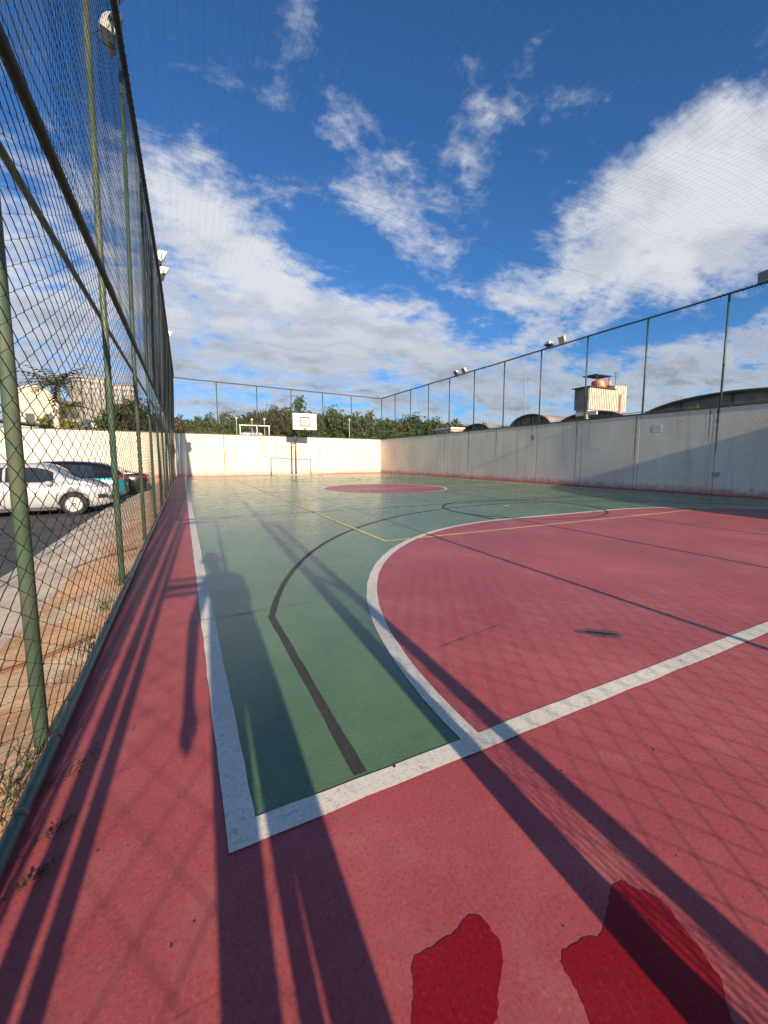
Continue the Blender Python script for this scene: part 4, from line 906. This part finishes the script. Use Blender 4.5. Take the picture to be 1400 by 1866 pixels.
# dark shed roof at the left edge, behind the wall
sh = thing('shed_roof', 'dark lean-to roof just behind the wall at the left edge', 'shed', (-9.5, 33, -.6))
MB().add([(-13, 31, 3.75), (-7.35, 31, 3.12), (-7.35, 35, 3.12), (-13, 35, 3.75), (-13, 31, 3.9), (-7.35, 31, 3.2), (-7.35, 35, 3.2), (-13, 35, 3.9)], [(0, 1, 2, 3), (4, 7, 6, 5), (0, 4, 5, 1), (1, 5, 6, 2), (2, 6, 7, 3), (3, 7, 4, 0)]).build('roof', mat('shed_dark', (.02, .02, .02), .7, .2, 3), sh)
for x in (-12.8, -7.6): MB().box(x-.08, x+.08, 31.1, 31.26, -.6, 3.1).build('post', M_POSTD, sh)
MB().box(-12.7, -7.7, 34.6, 34.8, -.6, 3.05).build('back_wall', M_CONC, sh)
# small cream block showing above the wall
cb = thing('cream_outbuilding', 'small cream flat-roofed block showing above the wall behind the post', 'building', (-6.3, 50, -.6))
MB().box(-7.8, -5.2, 50, 54, -.6, 4.55).build('wall', mat('cream_render', (.66, .60, .40), .85, .08, 2), cb); MB().box(-7.9, -5.1, 49.9, 54.1, 4.553, 4.75).build('roof', mat('cream_cap', (.6, .55, .4), .85, .1, 2), cb)
for x in (-7.3, -6.2): MB().box(x, x+.6, 49.96, 49.997, 3.3, 4.1).build('window', MATS['house_glass'], cb)
MB().tube([(-5.6, 50.2, 4.6), (-5.6, 50.2, 5.6)], .04, 6).build('vent_pipe', M_CONC, cb)

# neighbour's yard beyond the far wall: portal frame, lamp posts, van
pf = thing('portal_frame', 'white steel portal frame showing above the far wall', 'frame', (7.9, 50, gz(8, 50)))
zg = gz(8, 50)
for x in (6.3, 9.6, 8.2): MB().box(x-.045, x+.045, 49.9, 50.1, zg-.2, 5.0).build('upright', M_GOAL, pf)
MB().box(6.2, 9.7, 49.88, 50.12, 5.003, 5.11).build('beam', M_GOAL, pf)
for x, zt, lab in ((6.0, 5.9, 'slim lamp post left of the white portal frame'), (7.75, 5.8, 'slim lamp post over the middle of the white portal frame'), (9.2, 5.9, 'slim lamp post at the right end of the portal frame'), (20.2, 6.3, 'slim lamp post with white head right of the backboard')):
    z0 = gz(x, 50.6); t = thing('lamp_post', lab, 'lamp post', (x, 50.6, z0), 'lamp posts beyond the far wall')
    MB().tube([(x, 50.6, z0-.1), (x, 50.6, zt-.1)], .05, 8).build('pole', M_CONC, t); MB().lathe([(.02, -.22), (.11, -.12), (.15, 0), (.11, .12), (0, .15)], (x, 50.6, zt), 12).build('lamp_head', mat('lamp_globe', (.50, .47, .42), .4, .05, 3), t)
vn = thing('white_van', 'white van roof showing under the portal frame beyond the far wall', 'van', (8.0, 53, gz(8, 53)))
zv = gz(8, 53); vw = paint('van_paint', (.72, .72, .70))
b_ = MB(); b_.loft([[Vector((x, 53+yy*s_, zv+z_)) for yy, z_ in ((-.9, .35), (.9, .35), (.95, 1.1), (.82, 1.1+h2), (.6, 1.18+h2), (-.6, 1.18+h2), (-.82, 1.1+h2), (-.95, 1.1))] for x, s_, h2 in ((6.6, .96, .9), (6.75, 1, 1.22), (7.2, 1, 1.34), (9.0, 1, 1.36), (9.25, 1, 1.1), (9.6, .97, .3), (10.1, .9, -.1))]); b_.build('body', vw, vn)
for x in (7.3, 9.4):
    for y in (52.1, 53.9): MB().lathe([(.18, -.1), (.33, -.1), (.33, .1), (.18, .1), (.18, -.1)], (x, y, zv+.33), 16, Matrix.Rotation(R(90), 4, 'X')).build('wheel', MATS['tyre'], vn)
for x0_, x1_ in ((7.0, 7.9), (8.0, 8.9)): MB().box(x0_, x1_, 52.04, 52.07, zv+1.25, zv+1.75).build('side_window', MATS['car_glass'], vn)

# arched industrial sheds behind the right wall
M_SHED = mat('shed_gable', (.20, .185, .16), .9, .35, .9, c2=(.22, .20, .17)); M_SROOF = mat('shed_roof_sheet', (.34, .31, .27), .75, .2, .6, c2=(.22, .17, .13)); M_TRIM = mat('shed_trim', (.05, .05, .05), .8, .2, 2)
def arched_shed(label, x0, x1, yc, w, spring, rise, zb=-.6, rot=None):
    t = thing('arched_shed', label, 'shed', (x0, yc, zb), 'arched sheds behind the right wall'); n = 20
    arcp = [(yc+w/2*math.cos(math.pi*k/n), spring+rise*math.sin(math.pi*k/n)**.9) for k in range(n+1)]
    prof = [(yc+w/2, zb)]+arcp+[(yc-w/2, zb)]; m_ = len(prof)
    MB().add([(x0, y, z) for y, z in prof]+[(x0+.25, y, z) for y, z in prof], [tuple(range(m_)), tuple(range(2*m_-1, m_-1, -1))]+[(i, (i+1) % m_, m_+(i+1) % m_, m_+i) for i in range(m_)]).build('gable_wall', M_SHED, t)
    for s in (-1, 1): MB().box(x0+.253, x1, yc+s*w/2-.1, yc+s*w/2+.1, zb, spring).build('side_wall', M_SHED, t)
    for k in range(n):   # one corrugated sheet row per facet
        (ya, za), (yb, zb2) = arcp[k], arcp[k+1]; MB().add([(x, y, z+o) for x in (x0-.25, x1) for (y, z) in ((ya, za), (yb, zb2)) for o in (.012, .07)], [(0, 4, 6, 2), (1, 3, 7, 5), (0, 1, 5, 4), (2, 6, 7, 3), (0, 2, 3, 1), (4, 5, 7, 6)]).build('roof_sheet', M_SROOF, t)
    MB().tube([(x0-.27, y, z+.05) for y, z in arcp], .09, 6).build('eave_trim', M_TRIM, t)
    nb = 12
    for k in range(1, nb):
        y = yc-w/2+w*k/nb; zt = spring+rise*math.sin(math.acos(max(-1, min(1, (y-yc)/(w/2)))))**.9; MB().box(x0-.05, x0-.003, y-.06, y+.06, zb, zt-.05).build('batten', M_TRIM if k % 3 == 0 else M_SHED, t)
    return t
arched_shed('wide arched shed with weathered dark gable at the right edge', 30, 62, 12.8, 11.2, 3.5, 1.6)
arched_shed('arched shed with dark gable below the water tank building', 30, 62, 22.2, 6.6, 3.5, 1.35)
arched_shed('arched shed with grey roof left of the water tank building', 30, 62, 28.6, 5.2, 3.7, 1.55)
arched_shed('smallest arched shed with bluish corrugated front, far along the wall', 30, 62, 36.4, 5.0, 3.6, 1.35)
cs = [(29.0+rng.uniform(-.6, .4), 15.5+rng.uniform(-1.5, 1.3), rng.uniform(1.5, 4.1)) for k in range(30)]; v, q = leaf_cloud(cs, [.45]*30, 80, .12, .9, 81)
t = thing('shrub', 'leafy shrub in front of the wide shed gable above the right wall', 'shrub', (29, 15.5, -.6)); part_np('crown', (v, q), LM['yellow'], t, False); MB().tube([(29, 15.5, -.6), (29, 15.5, 3)], .07, 6).build('trunk', M_BARK, t)
# water tank building
wtb = thing('tank_building', 'raised corrugated tank house with sunlit front painted pale and shaded side painted dark', 'building', (40, 30.1, -.6))
M_CORL = mat('corrugated_lit', (.62, .56, .44), .7, .15, 1.2); M_CORD = mat('corrugated_shaded', (.20, .19, .18), .7, .2, 1.2)  # one cladding in two tones: sunlit front and shaded side put into the colour
MB().box(40.15, 46.3, 30.25, 31.75, -.6, 6.6).build('base_wall', mat('tank_base', (.58, .54, .46), .85, .08, 1), wtb)
MB().box(40.0, 46.45, 30.1, 31.9, 6.603, 8.85).build('cladding_core', M_CORD, wtb)
for k in range(22):
    x = 40.0+6.45*k/22; MB().box(x+.02, x+.20, 30.02, 30.097, 6.55, 8.9+(.55 if x > 44.4 else 0)).build('corrugated_sheet', M_CORL, wtb)
for k in range(7):
    y = 30.1+1.8*k/7; MB().box(39.92, 39.997, y+.02, y+.17, 6.55, 8.9).build('corrugated_sheet', M_CORD, wtb)
MB().box(39.7, 44.3, 29.8, 32.1, 8.91, 9.0).build('roof', M_TRIM, wtb)
MB().box(44.35, 46.5, 30.11, 31.9, 8.86, 9.42).build('upper_cladding', M_CORL, wtb)
tk = thing('water_tank', 'red and cream water tank under a flat dark canopy on the tank house', 'water tank', (42.7, 30.9, 9.0))
MB().lathe([(0, 0), (.70, 0), (.78, .10), (.80, .75), (.70, .88), (.3, 1.0), (0, 1.02)], (42.7, 30.9, 9.01), 20).build('tank', mat('tank_red', (.52, .10, .07), .5, .15, 1.5, c2=(.55, .42, .22), thr=(.5, .6)), tk)
MB().lathe([(0, 0), (.38, 0), (.42, .1), (.42, .5), (.3, .6), (0, .62)], (44.2, 30.9, 9.43), 16).build('small_tank', mat('tank_orange', (.40, .27, .20), .5, .1, 2), tk)
MB().box(41.0, 43.6, 30.0, 31.8, 10.32, 10.40).build('canopy', M_TRIM, tk)
for x in (41.3, 43.4): MB().tube([(x, 30.2, 9.0), (x, 30.2, 10.35)], .05, 6).build('canopy_post', M_TRIM, tk)
an = thing('antenna_mast', 'tall thin antenna mast rising behind the arched sheds', 'mast', (60, 59, 0)); MB().tube([(60, 59, -.6), (60, 59, 14), (60, 59.2, 20.8)], [.14, .09, .05], 6).build('mast', mat('mast_grey', (.32, .32, .33), .6, .1, 1), an)
MB().box(59.6, 60.4, 58.9, 59.1, 14.0, 14.15).build('cross_arm', MATS['mast_grey'], an)
an2 = thing('roof_antenna', 'television antenna on the tank house roof', 'antenna', (45.4, 30.8, 9.42)); MB().tube([(45.4, 30.8, 9.42), (45.4, 30.8, 11.2)], .03, 6).build('pole', M_CABLE, an2)
for k in range(4): MB().tube([(44.9+.0*k, 30.8, 10.4+.2*k), (45.9, 30.8, 10.4+.2*k)], .02, 5).build('element', M_CABLE, an2)
tb = thing('pipe_tee', 'cream T-shaped pipe standing behind the right wall', 'pipe', (22, 16.6, -.6)); MB().tube([(22, 16.6, -.6), (22, 16.6, 3.78)], .09, 8).build('pipe', M_GOAL, tb); MB().box(21.95, 22.05, 15.95, 17.35, 3.75, 3.95).build('crosspiece', M_GOAL, tb)
ut = thing('utility_pole', 'slim brown pole beside the tank house front', 'pole', (30, 19.6, -.6)); MB().tube([(30, 19.9, -.6), (30, 19.9, 6.0)], .07, 8).build('pole', mat('pole_red', (.35, .16, .10), .8, .2, 2), ut)
gb_ = thing('low_building', 'low white building corner behind the wall, left of the smallest shed', 'building', (36, 49, -.6)); MB().box(35.5, 39.2, 49, 53, -.6, 5.5).build('wall', M_HW, gb_); MB().box(35.3, 39.4, 48.8, 53.2, 5.503, 5.75).build('roof', M_GOAL, gb_)

# arched hall behind the near fence on the right: it shades the right end of the court
nh = thing('arched_hall', 'arched hall behind the camera at the right, its shadow reaching the right wall', 'building', (14, -6, 0))
def hallz(x): return 4.95*math.sin(math.acos(max(-1, min(1, (15.2-x)/5.9))))**.62
pr = [(9.32, -.6)]+[(9.32+.25*k, max(.2, hallz(9.32+.25*k))) for k in range(24)]+[(22, 4.95), (22, -.6)]; n = len(pr)
MB().add([(x, -4.2, z) for x, z in pr]+[(x, -14, z) for x, z in pr], [tuple(range(n)), tuple(range(2*n-1, n-1, -1))]+[(i, n+i, n+(i+1) % n, (i+1) % n) for i in range(n)]).build('hall_shell', M_WALLR, nh)

# ------------------------------------------------------------------ weeds, leaves and litter
def weeds(label, y, x, n, h_, seed):
    r_ = random.Random(seed); b_ = MB()
    for k in range(n):
        px = x+r_.gauss(0, .035); py = y+r_.gauss(0, .12); a = r_.random()*6.28; l_ = h_*r_.uniform(.5, 1.1); w = .0024; d = Vector((math.cos(a), math.sin(a), 0)); sd = Vector((-d.y, d.x, 0))*w; bs = Vector((px, py, -.01)); m1 = bs+d*l_*.35+Vector((0, 0, l_*.7)); tp = bs+d*l_*.9+Vector((0, 0, l_*.75))
        b_.add([bs-sd, bs+sd, m1+sd, m1-sd, tp], [(0, 1, 2, 3), (3, 2, 4)])
    return setp(b_.build('weeds', LM['olive'] if seed % 2 else LM['mid']), label, 'weeds', kind='stuff')
weeds('dry grass tuft under the bottom rail nearest the camera', 1.75, -.60, 90, .06, 1); weeds('green weeds along the bottom rail between the first two posts', 2.9, -.58, 60, .05, 2); weeds('green weeds at the foot of the second left fence post', 4.5, -.60, 50, .05, 4); weeds('dry weeds under the rail beyond the second post', 3.7, -.60, 60, .055, 3)
weeds('grass strip where the sand verge meets the far wall', 27.6, -1.2, 120, .30, 6)
def litter(label, x, y, n, seed, sz=.012, spread=.05):
    r_ = random.Random(seed); b_ = MB(); dirn = r_.random()*3
    for k in range(n):
        u = r_.gauss(0, spread); px = x+u*math.cos(.5)+r_.gauss(0, spread*.2); py = y+u*math.sin(.9)+r_.gauss(0, spread*.25); a = r_.random()*6.28; l_ = sz*r_.uniform(.6, 1.5); w = l_*.35; d = Vector((math.cos(a), math.sin(a), r_.uniform(-.1, .4))); sd = Vector((-d.y, d.x, 0))*w; c = Vector((px, py, .008+r_.random()*.004)); b_.add([c-d*l_, c+sd, c+d*l_, c-sd], [(0, 1, 2, 3)])
    return setp(b_.build('dry_leaves', mat('dry_leaf', (.075, .05, .025), .9, .3, 30)), label, 'leaves', kind='stuff')
litter('dry twig of leaflets on the red floor by the rail', -.40, 1.47, 46, 1, .007, .03); litter('second clump of dry leaflets nearer the camera by the rail', -.415, 1.32, 60, 2, .007, .028); litter('dark debris along the rail foot', -.475, 1.7, 150, 3, .007, .10); litter('debris along the rail foot between posts', -.47, 2.6, 110, 5, .006, .14)
lp = MB(); lp.add([(.505, .505, .004), (.514, .507, .004), (.518, .516, .006), (.509, .517, .007), (.502, .512, .006)], [(0, 1, 2, 3, 4)]); setp(lp.build('paper_scrap', M_BOARD), 'tiny white paper scrap on the red floor between the paint stains', 'litter')

# loose stones on the sand verge
st_ = MB(); r_ = random.Random(5)
for k in range(520):
    x = r_.uniform(-1.25, -.60); y = r_.uniform(.6, 9)**1.0; z = float(verge(np.array(x), np.array(y))); q = r_.uniform(.004, .014)
    vs = [Vector((x+q*r_.uniform(.6, 1.1)*a, y+q*r_.uniform(.6, 1.1)*b_, z+q*.5*c_)) for a, b_, c_ in ((1, 0, 0), (0, 1, 0), (-1, 0, 0), (0, -1, 0), (0, 0, 1.3), (0, 0, -1))]
    st_.add(vs, [(0, 1, 4), (1, 2, 4), (2, 3, 4), (3, 0, 4), (1, 0, 5), (2, 1, 5), (3, 2, 5), (0, 3, 5)])
setp(st_.build('gravel', mat('verge_stone', (.42, .33, .25), .9, .35, 40)), 'loose small stones scattered on the orange sand verge', 'gravel', kind='stuff')
